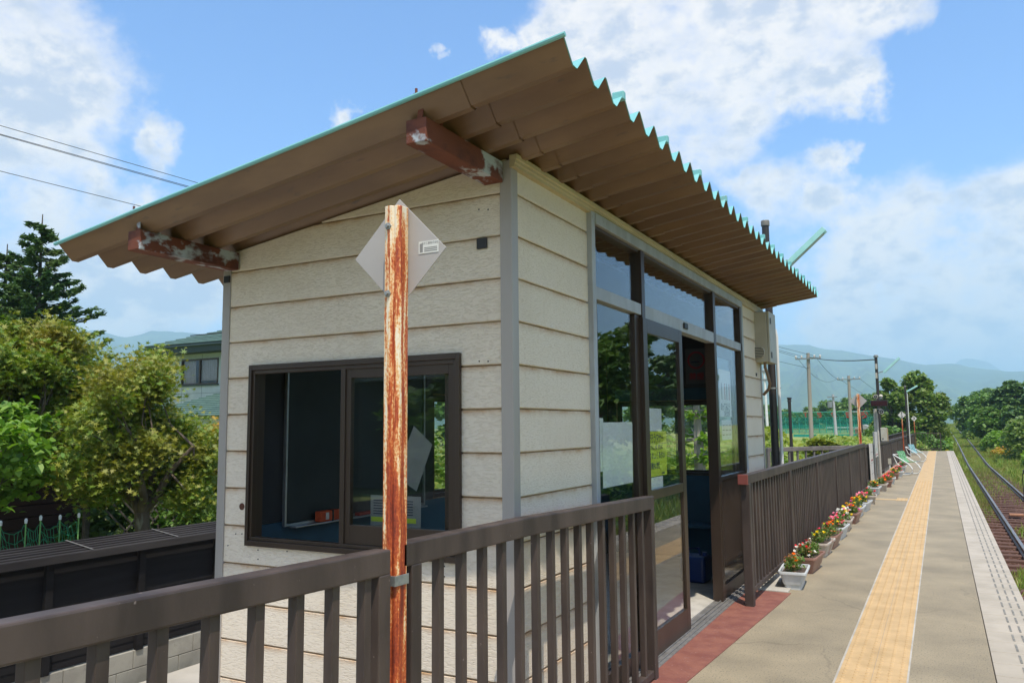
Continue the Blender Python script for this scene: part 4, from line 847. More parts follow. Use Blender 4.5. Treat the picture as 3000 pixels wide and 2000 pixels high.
# ================================================================ SEATS
def seat(y, cmat, label, dx=0, s=1.0):
    t_ = thing('tube_chair', label, 'seat', (-1.1+dx, y, 0), 0, 'tubular seats facing the track')
    side = [(-1.345, .60), (-1.30, .575), (-1.10, .455), (-.93, .345), (-.855, .27), (-.80, .18), (-.815, .10), (-.86, .035), (-.93, .014), (-1.10, .012), (-1.26, .012)]
    side = [(-1.1+(a+1.1)*s+dx, b*s) for a, b in side]
    for k, yy_ in enumerate((y, y+.62)):
        MB().tube([(a, yy_, b) for a, b in side], .0165, 10).build('side_frame', M['white'], t_, smooth=True)
        MB().tube([(side[0][0], yy_, side[0][1]), (side[0][0]+.04*s, yy_, .48*s), (side[0][0]+.10*s, yy_, .34*s), (side[0][0]+.2*s, yy_, .27*s)], .012, 8).build('back_strut', M['white'], t_, smooth=True)
    MB().tube([(side[0][0], y, side[0][1]), (side[0][0], y+.62, side[0][1])], .015, 8).build('cross_bar', M['white'], t_, smooth=True)
    prof = [(-1.245, .70), (-1.215, .705), (-1.19, .66), (-1.165, .56), (-1.13, .45), (-1.07, .385), (-.98, .375), (-.86, .40)]
    prof = [(-1.1+(a+1.1)*s+dx-.03, b*s) for a, b in prof]
    for k in range(4):
        a0 = y+.04+k*.14; a1 = a0+.115; mb = MB(); q = [(px, yy_, pz) for yy_ in (a0, a1) for px, pz in prof]; n = len(prof)
        q += [(px+.004, yy_, pz-.014) for yy_ in (a0, a1) for px, pz in prof]
        fs = [(i, i+1, n+i+1, n+i) for i in range(n-1)]+[(2*n+i, 2*n+i+1, 3*n+i+1, 3*n+i) for i in range(n-1)]+[(i, i+1, 2*n+i+1, 2*n+i) for i in range(n-1)]+[(n+i, n+i+1, 3*n+i+1, 3*n+i) for i in range(n-1)]+[(0, n, 3*n, 2*n), (n-1, 2*n-1, 4*n-1, 3*n-1)]
        mb.add(q, fs); mb.build('slat', cmat, t_, smooth=True)
    MB().tube([(side[0][0]+.20*s, y, .30*s), (side[0][0]+.20*s, y+.62, .30*s)], .012, 8).build('cross_bar', M['black'], t_); t_.rotation_euler = (0, 0, R_(-19))
seat(27.0, mat('green_slats', (.10, .30, .11), r=.4, c2=(.16, .38, .17), sc=4), 'white tube-framed seat with green slats')
seat(35.6, mat('blue_slats', (.16, .34, .36), r=.4, c2=(.22, .40, .42), sc=4), 'white tube-framed seat with pale blue slats, beyond the green one', dx=.04)

# ================================================================ FOLIAGE TOOLS
OVAL = [(0, -.5), (.22, -.25), (.27, .02), (.14, .32), (0, .5), (-.14, .32), (-.27, .02), (-.22, -.25)]
STAR = []
for k in range(7):
    a = R_(-90+ (k+.5)*360/7); rr_ = (.5, .55, .60, .62, .60, .55, .5)[k]
    STAR.append((rr_*math.cos(a), rr_*math.sin(a))); a2 = R_(-90+(k+1)*360/7); STAR.append((.19*math.cos(a2), .19*math.sin(a2)))
QUAD = [(-.3, -.5), (.3, -.4), (.34, .35), (0, .55), (-.3, .3)]
TRI = [(-.06, -.5), (.06, -.5), (0, .5)]
def leaves(name, Cn, S, shape, material, parent=None, up=.6, origin=None, dirs=None, droop=0, fold=True):
    """one mesh of flat leaves at centres Cn (N,3) of size S"""
    Cn = np.asarray(Cn, float); n = len(Cn); T = np.array(shape, float); k = len(T); S = np.broadcast_to(np.asarray(S, float), (n,))
    nr = rng.normal(0, 1, (n, 3)); nr[:, 2] = np.abs(nr[:, 2])+up*1.5; nr /= np.linalg.norm(nr, axis=1)[:, None]
    d = rng.normal(0, 1, (n, 3)) if dirs is None else np.asarray(dirs, float)+rng.normal(0, .18, (n, 3)); d[:, 2] -= droop
    if dirs is None: d -= nr*np.sum(d*nr, 1)[:, None]
    d /= np.linalg.norm(d, axis=1)[:, None]+1e-9
    if dirs is not None: nr = nr-d*np.sum(d*nr, 1)[:, None]; nr /= np.linalg.norm(nr, axis=1)[:, None]+1e-9
    sd = np.cross(d, nr)
    V = Cn[:, None, :]+(sd[:, None, :]*T[None, :, 0:1]+d[:, None, :]*T[None, :, 1:2])*S[:, None, None]
    if fold: V += nr[:, None, :]*(np.abs(T[None, :, 0:1])*.35-T[None, :, 1:2]**2*.25)*S[:, None, None]
    org = Vector(origin) if origin is not None else (parent_loc(parent) if parent else Vector((0, 0, 0)))
    V = V.reshape(-1, 3)-np.array(org)
    me = bpy.data.meshes.new(name); me.vertices.add(n*k); me.vertices.foreach_set('co', V.ravel()); me.loops.add(n*k); me.loops.foreach_set('vertex_index', np.arange(n*k, dtype=np.int32))
    me.polygons.add(n); me.polygons.foreach_set('loop_start', np.arange(0, n*k, k, dtype=np.int32)); me.polygons.foreach_set('loop_total', np.full(n, k, dtype=np.int32)); me.update(calc_edges=True)
    me.materials.append(material); o = bpy.data.objects.new(name, me); C.objects.link(o)
    if parent: o.parent = parent
    elif origin is not None: o.location = org
    return o
M['bark'] = mat('tree_bark', (.16, .12, .09), r=.9, c2=(.08, .06, .045), sc=9, stretch=(1, 1, .3), c3=(.26, .25, .20), sc3=7, lo3=.56, hi3=.66, bump=.012, bsc=18, bstretch=(1, 1, .3))
M['barkdark'] = mat('dark_bark', (.07, .055, .045), r=.9, c2=(.11, .09, .075), sc=6, bump=.02, bsc=9, bstretch=(1, 1, .3))
M['maple'] = leafmat('maple_leaf', [(.085, .15, .018), (.14, .225, .028), (.21, .285, .04), (.27, .26, .04), (.15, .24, .03)], clump=(.25, .22, .035), csc=.9, trans=.25)
M['maplegold'] = leafmat('golden_leaf', [(.24, .26, .03), (.40, .32, .04), (.50, .25, .03), (.32, .30, .04)])
M['bright'] = leafmat('bright_green_leaf', [(.10, .21, .02), (.17, .30, .04), (.23, .36, .06), (.13, .24, .035)])
M['hedge'] = leafmat('vine_leaf', [(.10, .20, .024), (.18, .29, .05), (.30, .38, .11), (.38, .40, .08), (.14, .24, .04)], clump=(.26, .30, .05), csc=.6)
M['dense'] = leafmat('dark_broad_leaf', [(.055, .13, .022), (.10, .20, .036), (.17, .27, .06), (.12, .22, .045)], csc=.3, clump=(.10, .14, .03), trans=.25)
M['robinia'] = leafmat('feathery_leaf', [(.085, .16, .026), (.13, .22, .04), (.19, .28, .065), (.21, .25, .07)], csc=.25, clump=(.12, .13, .035), trans=.3)
M['needle'] = leafmat('conifer_needle', [(.045, .10, .035), (.075, .15, .05), (.12, .20, .065)], trans=.2, clump=(.14, .20, .07), csc=1.2)
M['pine'] = leafmat('pine_needle', [(.045, .10, .022), (.08, .155, .036), (.12, .20, .05)], trans=.1)
M['grassm'] = leafmat('grass_blade', [(.13, .24, .03), (.20, .31, .05), (.29, .35, .08), (.30, .27, .07)], clump=(.22, .22, .05), csc=.3, trans=.3)
def ball(n, c, r, flat=1.0, shell=.45, upb=.25):
    v = rng.normal(0, 1, (n, 3)); v[:, 2] += upb; v /= np.linalg.norm(v, axis=1)[:, None]; u = (shell+(1-shell)*rng.random(n))[:, None]
    return np.array(c)+v*u*np.array([r, r, r*flat])
def tree(name, label, cat, loc, H, Rr, n, ls, material, seed, clumps=26, trunk=.16, group=None, flat=.6, zlo=.28, shape=None, bark=None, cr=.36, profile=None, lean=(0, 0), limbs=True, up=.6):
    global rng
    rng = np.random.default_rng(seed); rd = random.Random(seed)
    root = thing(name, label, cat, loc, 0, group); loc = Vector(loc); cs = []
    for k in range(clumps):
        while True:
            v = np.array([rd.uniform(-1, 1), rd.uniform(-1, 1), rd.uniform(-1, 1)]); l = np.linalg.norm(v)
            if .35 < l < 1: break
        v = v/l*(l**.5); zf = zlo+(1-zlo)*(v[2]*.5+.5)*.93
        rr_ = Rr*(profile(zf) if profile else 1)*.82
        cs.append((loc.x+v[0]*rr_+lean[0]*zf*H, loc.y+v[1]*rr_+lean[1]*zf*H, loc.z+zf*H-.1*H*cr, rd.uniform(.7, 1.25)))
    pts = []
    for c in cs:
        rr_ = Rr*cr*c[3]*(1 if not profile else .55+.45*profile((c[2]-loc.z)/H)); pts.append(ball(int(n/clumps*c[3]), c[:3], rr_, flat))
    pts = np.concatenate(pts)
    mb = MB(); top = loc+Vector((lean[0]*H*.8, lean[1]*H*.8, H*.82)); tp = []
    for k in range(7): t_ = k/6; tp.append(loc.lerp(top, t_)+Vector((math.sin(k*1.7+seed)*.06*trunk*8, math.cos(k*2.1+seed)*.06*trunk*8, 0))*min(1, t_*3))
    mb.tube(tp, [trunk*(1-.8*k/6) for k in range(7)], 9)
    if limbs:
        for c in cs:
            e = Vector(c[:3]); zf = max(.12, min(.75, (e.z-loc.z)/H*.62)); i = zf/.82*6; a = tp[min(5, int(i))].lerp(tp[min(6, int(i)+1)], i-int(i)) if int(i) < 6 else tp[6]
            md = a.lerp(e, .5)+Vector((rd.uniform(-.1, .1), rd.uniform(-.1, .1), -.06))*Rr*.5; mb.tube([a, md, e], [trunk*.32, trunk*.2, trunk*.07], 6)
    mb.build('trunk', bark or M['barkdark'], root, smooth=True)
    leaves('crown', pts, ls*rng.uniform(.65, 1.3, len(pts)), shape or QUAD, material, root, up=up)
    return root
def mound(name, label, cat, c, r, n, ls, material, seed, kind=None, group=None, shape=None, blobs_=8, flat=.7):
    """shrub: overlapping leafy domes on short stems"""
    global rng
    rng = np.random.default_rng(seed); rd = random.Random(seed); pts = []; mb = MB()
    root = thing(name, label, cat, c, 0, group)
    for k in range(blobs_):
        a = rd.uniform(0, 6.28); q = rd.random()**.5*.75; cx = c[0]+math.cos(a)*q*r[0]; cy = c[1]+math.sin(a)*q*r[1]; s = rd.uniform(.4, .62)*(1.1-.5*q)
        pp = ball(int(n/blobs_), (cx, cy, c[2]+r[2]*s*.55), 1, 1, .55, .5); pp = (pp-np.array((cx, cy, c[2]+r[2]*s*.55)))*np.array((r[0]*s, r[1]*s, r[2]*s*1.0))+np.array((cx, cy, c[2]+r[2]*s*.55)); pts.append(pp[pp[:, 2] > c[2]-.05])
        mb.tube([(c[0]+(cx-c[0])*.3, c[1]+(cy-c[1])*.3, c[2]-.1), (cx, cy, c[2]+r[2]*s*.8)], [.03, .012], 5)
    mb.build('stems', M['barkdark'], root); leaves('foliage', np.concatenate(pts), ls*rng.uniform(.6, 1.35, sum(map(len, pts))), shape or QUAD, material, root)
    if kind: tag(root, kind=kind)
    return root

# ================================================================ PLANTERS
M['potwhite'] = mat('white_plastic_pot', (.62, .64, .65), r=.4, c2=(.54, .56, .57), sc=6, c3=(.36, .33, .28), sc3=9, lo3=.66, hi3=.8)
M['potbrown'] = mat('brown_plastic_pot', (.25, .115, .085), r=.45, c2=(.30, .16, .12), sc=5)
M['potfade'] = mat('faded_brown_pot', (.38, .26, .21), r=.5, c2=(.50, .44, .38), sc=4, lo=.45, hi=.55, stretch=(1, 1, .3))
M['soil'] = mat('potting_soil', (.06, .04, .028), r=1, c2=(.10, .07, .05), sc=40, bump=.004, bsc=80)
M['herb'] = leafmat('bedding_leaf', [(.06, .13, .02), (.11, .20, .03), (.17, .24, .06), (.22, .16, .07)], trans=.3)
FL = {k: leafmat('petal_'+k, [c, tuple(min(1, x*1.25) for x in c)], trans=.25) for k, c in dict(orange=(.85, .20, .01), red=(.65, .02, .02), yellow=(.85, .62, .02), pink=(.85, .12, .22), white=(.8, .78, .72), magenta=(.65, .02, .30), rose=(.80, .28, .38), dry=(.30, .15, .07)).items()}
PETAL = [(math.cos(k*1.2566)*.5*(1 if True else 1), math.sin(k*1.2566)*.5) for k in range(5)]
def planter(x, y, rz, pot, flowers, label, L_=.50, n=430, h=.17, dense=1.0, spread=1.0, fs=.034):
    global rng
    t_ = thing('flower_planter', label, 'planter', (x, y, 0), rz, 'row of flower planters along the fence')
    def ring(z, hx, hy, rr_=.03):
        q = []
        for cx, cy, a0 in ((hx-rr_, hy-rr_, 0), (-hx+rr_, hy-rr_, 90), (-hx+rr_, -hy+rr_, 180), (hx-rr_, -hy+rr_, 270)):
            for a in (0, 30, 60, 90): q.append((cx+rr_*math.cos(R_(a0+a)), cy+rr_*math.sin(R_(a0+a)), z))
        return q
    W_ = .125; l = L_/2
    lv = [ring(0, W_*.60, l*.84), ring(.045, W_*.64, l*.86), ring(.048, W_*.70, l*.89), ring(h-.03, W_*.90, l*.965), ring(h-.026, W_*1.02, l*1.01), ring(h-.004, W_*1.04, l*1.015), ring(h, W_*1.02, l*1.01), ring(h-.002, W_*.90, l*.95), ring(h-.02, W_*.88, l*.94), ring(.06, W_*.68, l*.86)]
    mb = MB(); n16 = 16; q = [p for r_ in lv for p in r_]; fsx = [(i*n16+k, i*n16+(k+1) % n16, (i+1)*n16+(k+1) % n16, (i+1)*n16+k) for i in range(len(lv)-1) for k in range(n16)]; fsx.append(tuple(range(n16))[::-1])
    mb.add(q, fsx); o = mb.build('pot', pot, None, smooth=True, fix=False); o.parent = t_
    mb = MB(); mb.add(ring(h-.03, W_*.87, l*.935), [tuple(range(16))]); o = mb.build('soil', M['soil'], None, fix=False); o.parent = t_
    rng = np.random.default_rng(int(abs(y)*97)); nn = int(n*dense)
    k = 7; cx = np.linspace(-l*.72, l*.72, k); ctr = np.stack([rng.uniform(-.03, .03, k), cx, np.full(k, h+.035)], 1)
    pts = np.concatenate([ball(nn//k, c, .085*spread, 1.0, .15, .5) for c in ctr]); pts = pts[pts[:, 2] > h-.02]
    st = pts.copy(); st[:, 2] = (st[:, 2]+h)/2; st[:, :2] *= .8
    dirs = pts-np.array([0, 0, h-.02]); dirs[:, 0] *= 1.5; dirs[:, 1] = rng.normal(0, .05, len(pts)); dirs[:, 2] += .04
    o = leaves('foliage', pts, rng.uniform(.022, .048, len(pts)), OVAL, M['herb'], None, dirs=dirs, origin=(0, 0, 0)); o.parent = t_; o.location = (0, 0, 0)
    mb = MB()
    for p in pts[::9]: mb.tube([(p[0]*.5, p[1]*.92, h-.02), tuple(p)], .0022, 4, cap=False)
    if mb.v: o = mb.build('stems', M['herb'], None, fix=False); o.parent = t_
    for cn, cnt in flowers:
        cnt = max(2, int(cnt*.7)); cp = ball(cnt, (0, 0, h+.06), .10*spread, .75, .75, .9); cp[:, 1] = rng.uniform(-l*.9, l*.9, cnt); nf = []
        for p in cp:
            for j in range(5): nf.append(p+rng.normal(0, fs*.22, 3))
        o = leaves('flowers', np.array(nf), fs, PETAL, FL[cn], None, up=1.2, origin=(0, 0, 0)); o.parent = t_; o.location = (0, 0, 0)
    return t_
w_, b_, f_ = M['potwhite'], M['potbrown'], M['potfade']
rows = [(-1.335, 8.26, w_, [('orange', 6), ('dry', 12)], 'nearest planter: white pot with a few orange marigolds', .9),
 (-1.335, 9.20, b_, [('red', 9), ('white', 14), ('dry', 10)], 'brown planter with red and white begonias, second in the row', 1.1),
 (-1.350, 10.32, f_, [('yellow', 5), ('dry', 5)], 'faded brown planter with one yellow bloom and green stems, third in the row', .9),
 (-1.335, 11.02, b_, [('orange', 20), ('yellow', 4), ('pink', 5)], 'brown planter with orange marigolds and pink-red blooms, fourth in the row', 1.1),
 (-1.335, 11.92, w_, [('pink', 16), ('rose', 10), ('red', 4)], 'white planter covered in coral-pink flowers, fifth in the row', 1.0),
 (-1.345, 12.85, f_, [('white', 16), ('rose', 8), ('yellow', 10)], 'faded planter with white, pink and yellow flowers, sixth in the row', 1.0),
 (-1.325, 13.85, b_, [('magenta', 10), ('yellow', 6), ('orange', 8)], 'brown planter with magenta flowers spilling over its lip, seventh in the row', .9),
 (-1.340, 14.87, w_, [('orange', 12), ('yellow', 10)], 'white planter with orange and yellow flowers, eighth in the row', 1.0),
 (-1.315, 15.80, w_, [('rose', 14), ('yellow', 6), ('pink', 6)], 'white planter with pale pink flowers, ninth in the row', 1.0),
 (-1.310, 17.25, f_, [('red', 5)], 'almost bare faded pink planter with a small red flower, beside the cross tactile strip', .35),
 (-1.370, 19.45, w_, [('orange', 8), ('yellow', 6)], 'wide white planter with yellow and orange flowers in front of the second rusty post', 1.1),
 (-1.285, 20.55, f_, [('orange', 14), ('red', 4)], 'faded planter with white lip and orange flowers, beside the wide white one', .9),
 (-1.240, 21.9, b_, [('pink', 20), ('orange', 10)], 'brown planter thick with pink and orange flowers in front of the white notice board', 1.1),
 (-1.230, 23.0, w_, [('pink', 16), ('red', 8)], 'white planter of pink-red flowers in front of the map stand', 1.0),
 (-1.220, 24.95, b_, [('rose', 12), ('yellow', 14), ('orange', 10)], 'planter with yellow and coral flowers beside the map stand', 1.1),
 (-1.160, 26.05, w_, [('pink', 24), ('red', 8), ('magenta', 6)], 'grey-white planter with hot pink flowers, last before the green seat', 1.1),
 (-1.18, 29.1, w_, [('rose', 14), ('dry', 10)], 'white planter with faded pink flowers behind the green seat', 1.0)]
for x, y, pm, fl, lab, dn_ in rows: planter(x, y, random.uniform(-.10, .10), pm, fl, lab, dense=dn_, L_=.56 if y > 9 else .50, spread=1.0+(.25 if y > 11 else 0), fs=.028 if y < 12 else .034)
# ================================================================ LEFT SIDE: WALL, FENCE, GARDEN
FX = -8.0
M['block'] = mat('concrete_block', (.36, .335, .28), r=.9, c2=(.27, .25, .21), sc=3, lo=.4, hi=.6, c3=(.15, .14, .10), sc3=5, lo3=.60, hi3=.74, bump=.003, bsc=60)
bw = thing('block_wall', 'low pale concrete block wall under the black slatted fence', 'wall', (FX, 4, -1.4))
mb = MB().box(FX-.115, FX-.01, -6, 13, -1.6, -.862); mb.build('mortar', M['grout'], bw)
mb = MB()
for r_ in range(4):
    z1 = -.855-r_*.2; y = -6+(.2 if r_ % 2 else 0)
    while y < 12.9: mb.box(FX-.12, FX, y+.004, y+.396, z1-.194, z1-.002); y += .4
mb.build('blocks', M['block'], bw, bevel=.004)
M['blackslat'] = mat('black_slat', (.009, .008, .008), r=.75, c2=(.015, .013, .013), sc=5, stretch=(1, .1, 1), spec=.15)
M['capslat'] = mat('brown_black_cap', (.022, .018, .017), r=.7, spec=.25, c2=(.042, .036, .033), sc=4, stretch=(1, .15, 1), c3=(.3, .28, .27), sc3=40, lo3=.72, hi3=.76)
fn = thing('slat_fence', 'black slatted privacy fence with a broad ribbed cap, left of the shelter', 'fence', (FX, 4, -.86))
mb = MB(); z = -.84
while z < .22: mb.beam((FX-.04, -6, z+.04), (FX-.04, 12.8, z+.04), .012, .087, (-.10, 0, 1)); z += .086
mb.build('slats', M['blackslat'], fn)
mb = MB()
for k in range(6): mb.beam((FX+.06-k*.085, -6, .305+k*.012), (FX+.06-k*.085, 12.8, .305+k*.012), .066, .022)
mb.box(FX+.085, FX+.10, -6, 12.8, .235, .312)
mb.build('cap', M['capslat'], fn, bevel=.003)
y = -5.6
while y < 12.8:
    MB().box(FX-.03, FX+.02, y-.04, y+.04, -.86, .23).build('post', M['blackslat'], fn, bevel=.003)
    MB().beam((FX+.09, y+.4, .325), (FX-.38, y+.4, .39), .022, .004).build('cap_joint', mat('worn_joint_tape', (.12, .11, .10), r=.8) if 'worn_joint_tape' not in bpy.data.materials else bpy.data.materials['worn_joint_tape'], fn); y += 1.06
# garden net
gn = thing('garden_net', 'sagging green garden net on thin stakes behind the black fence', 'net', (-9.6, 3.6, 0))
M['netgreen'] = mat('green_net_cord', (.02, .22, .10), r=.6); M['stake'] = mat('green_stake', (.16, .36, .10), r=.5)
sp2 = [P(px, py, 0, -9.6) for px, py in ((-60, 1540), (2, 1537), (76, 1530), (119, 1521), (176, 1519), (231, 1513))]
for p in sp2:
    MB().tube([(p.x, p.y, -1.3), tuple(p)], .009, 6).build('stake', M['stake'], gn); MB().lathe((p.x, p.y, p.z-.01), [(.015, 0), (.018, .04), (.008, .06)], 8).build('stake_cap', M['white'], gn)
mb = MB(); nr = 7; nc = 6
grid = []
for i in range(len(sp2)-1):
    for c_ in range(nc):
        t_ = c_/nc; base = sp2[i].lerp(sp2[i+1], t_); sag = math.sin(t_*math.pi)*.10
        grid.append([Vector((base.x+random.uniform(-.02, .02), base.y+random.uniform(-.012, .012)+(r_*.02), base.z-.02-sag-r_*.11+random.uniform(-.02, .02))) for r_ in range(nr)])
for i in range(len(grid)):
    mb.tube(grid[i], .0035, 4, cap=False)
    if i+1 < len(grid):
        for r_ in range(nr): mb.tube([grid[i][r_], grid[i+1][(r_+(i % 2)) % nr if False else r_]], .0035, 4, cap=False)
mb.build('net', M['netgreen'], gn)
# dark shed and trellis
sd = thing('garden_shed', 'dark red-brown boarded shed in the shade behind the maples', 'shed', (-15, 6, -1.3))
mb = MB()
for k in range(11): mb.box(-16.5, -13.9, -1.5, 9.5, -1.3+k*.2, -1.3+k*.2+.188)
mb.build('wall', mat('red_brown_boards', (.075, .026, .018), r=.8, c2=(.05, .02, .015), sc=3, stretch=(1, .2, 1)), sd, bevel=.01)
MB().prism([(-16.9, .87), (-13.3, .87), (-15.0, 1.3)], 1, -1.9, 9.9).build('roof', M['barkdark'], sd)
MB().box(-13.92, -13.8, 1.0, 3.4, -1.3, .15).build('green_hatch', mat('dull_green_panel', (.05, .09, .05), r=.7, c2=(.07, .10, .07), sc=2), sd)
tr = thing('trellis', 'dark diamond trellis panel behind the maple trunk', 'trellis', (-12.4, 9.6, -1.3))
mb = MB()
for k in range(-8, 16):
    a = k*.22
    for s in (1, -1):
        p = [(8.4, -.8), (10.8, -.8), (10.8, .5), (8.4, .5)]
        y0_ = 8.4+a if s == 1 else 8.4+a+1.3; pa = (y0_, -.8); pb = (y0_+s*1.3, .5)
        if min(pa[0], pb[0]) >= 8.3 and max(pa[0], pb[0]) <= 11: mb.beam((-12.4, pa[0], pa[1]), (-12.4, pb[0], pb[1]), .03, .012, (1, 0, 0))
mb.build('lattice', mat('grey_lattice', (.12, .10, .09), r=.8), tr); MB().box(-12.44, -12.36, 8.28, 8.36, -1.3, .62).build('post', M['barkdark'], tr); MB().box(-12.44, -12.36, 10.95, 11.03, -1.3, .62).build('post', M['barkdark'], tr)

def inside(p, poly):
    c = False
    for i in range(len(poly)):
        (x0, y0), (x1, y1) = poly[i], poly[i-1]
        if (y0 > p[1]) != (y1 > p[1]) and p[0] < (x1-x0)*(p[1]-y0)/(y1-y0)+x0: c = not c
    return c
def grown_tree(name, label, cat, base, poly, xr, n, ls, material, seed, clumps, cr, shape=STAR, trunk=.11, flat=.5, fork=None, group=None, shellf=.2):
    """tree whose crown fills a surveyed region, at its own depth range xr"""
    global rng
    rng = np.random.default_rng(seed); rd = random.Random(seed); root = thing(name, label, cat, base, 0, group); base = Vector(base)
    xs_ = [p[0] for p in poly]; ys_ = [p[1] for p in poly]; cs = []
    while len(cs) < clumps:
        p = (rd.uniform(min(xs_), max(xs_)), rd.uniform(min(ys_), max(ys_)))
        if not inside(p, poly): continue
        c = P(p[0], p[1], 0, rd.uniform(*xr)); cs.append((c, rd.uniform(.65, 1.25)))
    pts = np.concatenate([ball(int(n/clumps*s), tuple(c), cr*s, flat, shellf, .2) for c, s in cs]); pts += rng.normal(0, .05, pts.shape); k_ = rng.random(len(pts)) < .05; pts[k_] += rng.normal(0, .16, (int(k_.sum()), 3))
    mb = MB(); fk = Vector(fork) if fork else base+Vector((0, 0, 1.3))
    mb.tube([base, base.lerp(fk, .5)+Vector((.05, .04, 0)), fk], [trunk*1.25, trunk*1.05, trunk], 10)
    cx = sum((c for c, s in cs), Vector())/clumps
    mains = []
    for k in range(5):
        a = k*2*math.pi/5+.4; e = cx.lerp(fk, rd.uniform(.1, .6))+Vector((math.cos(a)*.4*abs(xr[1]-xr[0]), math.sin(a)*rd.uniform(.3, 1.0), rd.uniform(-.3, .5))); md = fk.lerp(e, .5)+Vector((rd.uniform(-.15, .15), rd.uniform(-.15, .15), .1))
        mb.tube([fk, fk.lerp(md, .5)+Vector((0, .05, -.04)), md, e], [trunk*.8, trunk*.6, trunk*.45, trunk*.25], 8); mains += [md, e, md.lerp(e, .5)]
    for c, s in cs:
        a = min(mains, key=lambda q: (q-c).length); md = a.lerp(c, .5)+Vector((rd.uniform(-.1, .1), rd.uniform(-.1, .1), -.08)); mb.tube([a, md, c], [trunk*.2, trunk*.12, trunk*.05], 5)
    mb.build('trunk', M['bark'], root, smooth=True)
    leaves('crown', pts, ls*rng.uniform(.6, 1.25, len(pts)), shape, material, root, up=.55)
    return root
b1 = P(423, 1547, 0, -10.2)
grown_tree('maple_tree', 'green-gold maple in front of the house, its forked pale trunk behind the black fence', 'tree', (b1.x, b1.y, -1.35),
    [(300,1120),(340,1060),(390,1030),(435,1005),(465,1030),(480,1080),(475,1130),(440,1190),(500,1230),(560,1260),(650,1300),(650,1480),(560,1500),(480,1430),(380,1440),(300,1470),(200,1380),(230,1250)], (-11.6, -9.4), 34000, .092, M['maple'], 3, 95, .46, flat=.7, shellf=.05, fork=tuple(P(415, 1500, 0, -10.2)), trunk=.10)
grown_tree('maple_tree', 'bushy green maple at the left edge, under the dark conifer', 'tree', (-12.6, 5.4, -1.35),
    [(-120,1010),(0,985),(60,965),(150,960),(215,1000),(270,1050),(300,1120),(290,1250),(220,1330),(120,1360),(0,1330),(-120,1350)], (-13.6, -11.2), 30000, .10, M['maple'], 5, 80, .52, flat=.7, shellf=.05, fork=(-12.5, 5.5, .2), trunk=.10)
grown_tree('golden_tree', 'small golden-green tree close beside the shelter post', 'tree', (-10.9, 10.4, -1.35),
    [(560,1230),(600,1190),(640,1150),(690,1200),(700,1400),(560,1400)], (-11.6, -10.3), 5200, .085, M['maplegold'], 8, 13, .30, fork=(-10.9, 10.4, .6), trunk=.06)
grown_tree('broadleaf_shrub', 'bright green broad-leaved shrub at the left edge below the maple', 'shrub', (-9.9, 2.9, -1.35),
    [(-80,1230),(0,1190),(70,1200),(130,1260),(110,1340),(160,1380),(90,1400),(60,1470),(0,1480),(-80,1500)], (-10.3, -9.2), 2600, .135, M['bright'], 11, 22, .24, shape=OVAL, fork=(-9.8, 3.0, -.2), trunk=.05)
mound('low_shrub', 'small clipped green shrub showing above the black fence by the shelter', 'shrub', (-9.6, 9.1, -.95), (1.0, 1.1, 1.0), 3500, .07, M['bright'], 12)
mound('low_shrub', 'yellow-tipped seedlings peeping over the black fence cap', 'shrub', (-9.0, 6.0, -.55), (.35, 1.0, .85), 900, .09, M['maplegold'], 13, shape=STAR)
# dark undergrowth so the crowns close behind
mound('garden_thicket', 'dark thicket filling the garden behind the maples', 'shrub', (-12.9, 10.6, -1.3), (1.2, 2.6, 2.6), 9000, .12, M['dense'], 14)
mound('garden_thicket', 'dark shrub mass beyond the golden tree, hidden mostly by the shelter', 'shrub', (-9.5, 14.5, -1.3), (2.0, 2.5, 3.0), 8000, .13, M['hedge'], 15)

def cedar(label, loc, H, Rb, seed, n_lv=26, name='conifer_tree', dens=1.0, nm=None, tm=None):
    global rng
    rng = np.random.default_rng(seed); rd = random.Random(seed); root = thing(name, label, 'conifer', loc, 0, 'garden conifers'); loc = Vector(loc); mb = MB()
    mb.tube([loc, loc+Vector((.05, 0, H*.5)), loc+Vector((0, 0, H))], [.17, .10, .012], 8); C_, D_ = [], []
    for i in range(n_lv):
        t_ = i/n_lv; z = loc.z+H*(.16+.83*t_); r = Rb*(1-t_)**.8+.10; nb = 8 if t_ < .8 else 5; a0 = rd.uniform(0, 6.28)
        for k in range(nb):
            a = a0+k*2*math.pi/nb+rd.uniform(-.25, .25); rr_ = r*rd.uniform(.7, 1.15); z_ = z+rd.uniform(-.1, .1); tip = rd.uniform(.0, .16)*rr_
            bp_ = [Vector((loc.x+math.cos(a)*rr_*q, loc.y+math.sin(a)*rr_*q, z_+rr_*(.30*q*q-.20*q)+tip*q**3)) for q in (0, .35, .7, 1)]
            mb.tube(bp_, [.02*(1-t_)+.006, .014, .009, .004], 4, cap=False)
            m_ = int((46*rr_/Rb+10)*dens)
            for j in range(m_):
                q = (.12+.88*rd.random()**.7); s = q*3; i0 = min(2, int(s)); p = bp_[i0].lerp(bp_[i0+1], s-i0); d = (bp_[min(3, i0+1)]-bp_[i0]).normalized(); sd = Vector((-d.y, d.x, 0))*rd.choice((-1, 1))
                wdt = rr_*.24*(1.15-q); off = rd.random(); C_.append(tuple(p+sd*wdt*off+Vector((0, 0, -.05*off-.02)))); D_.append(tuple(d*.75+sd*.65+Vector((0, 0, -.1))))
    mb.build('trunk', tm or M['barkdark'], root, smooth=True)
    C2 = np.repeat(np.array(C_), 3, 0); D2 = np.repeat(np.array(D_), 3, 0)+rng.normal(0, .25, (len(C_)*3, 3))
    leaves('needles', C2+rng.normal(0, .025, C2.shape), rng.uniform(.13, .26, len(C2)), [(-.10, -.5), (.10, -.5), (.13, .1), (0, .5), (-.13, .1)], nm or M['needle'], root, dirs=D2, up=1.2)
    return root
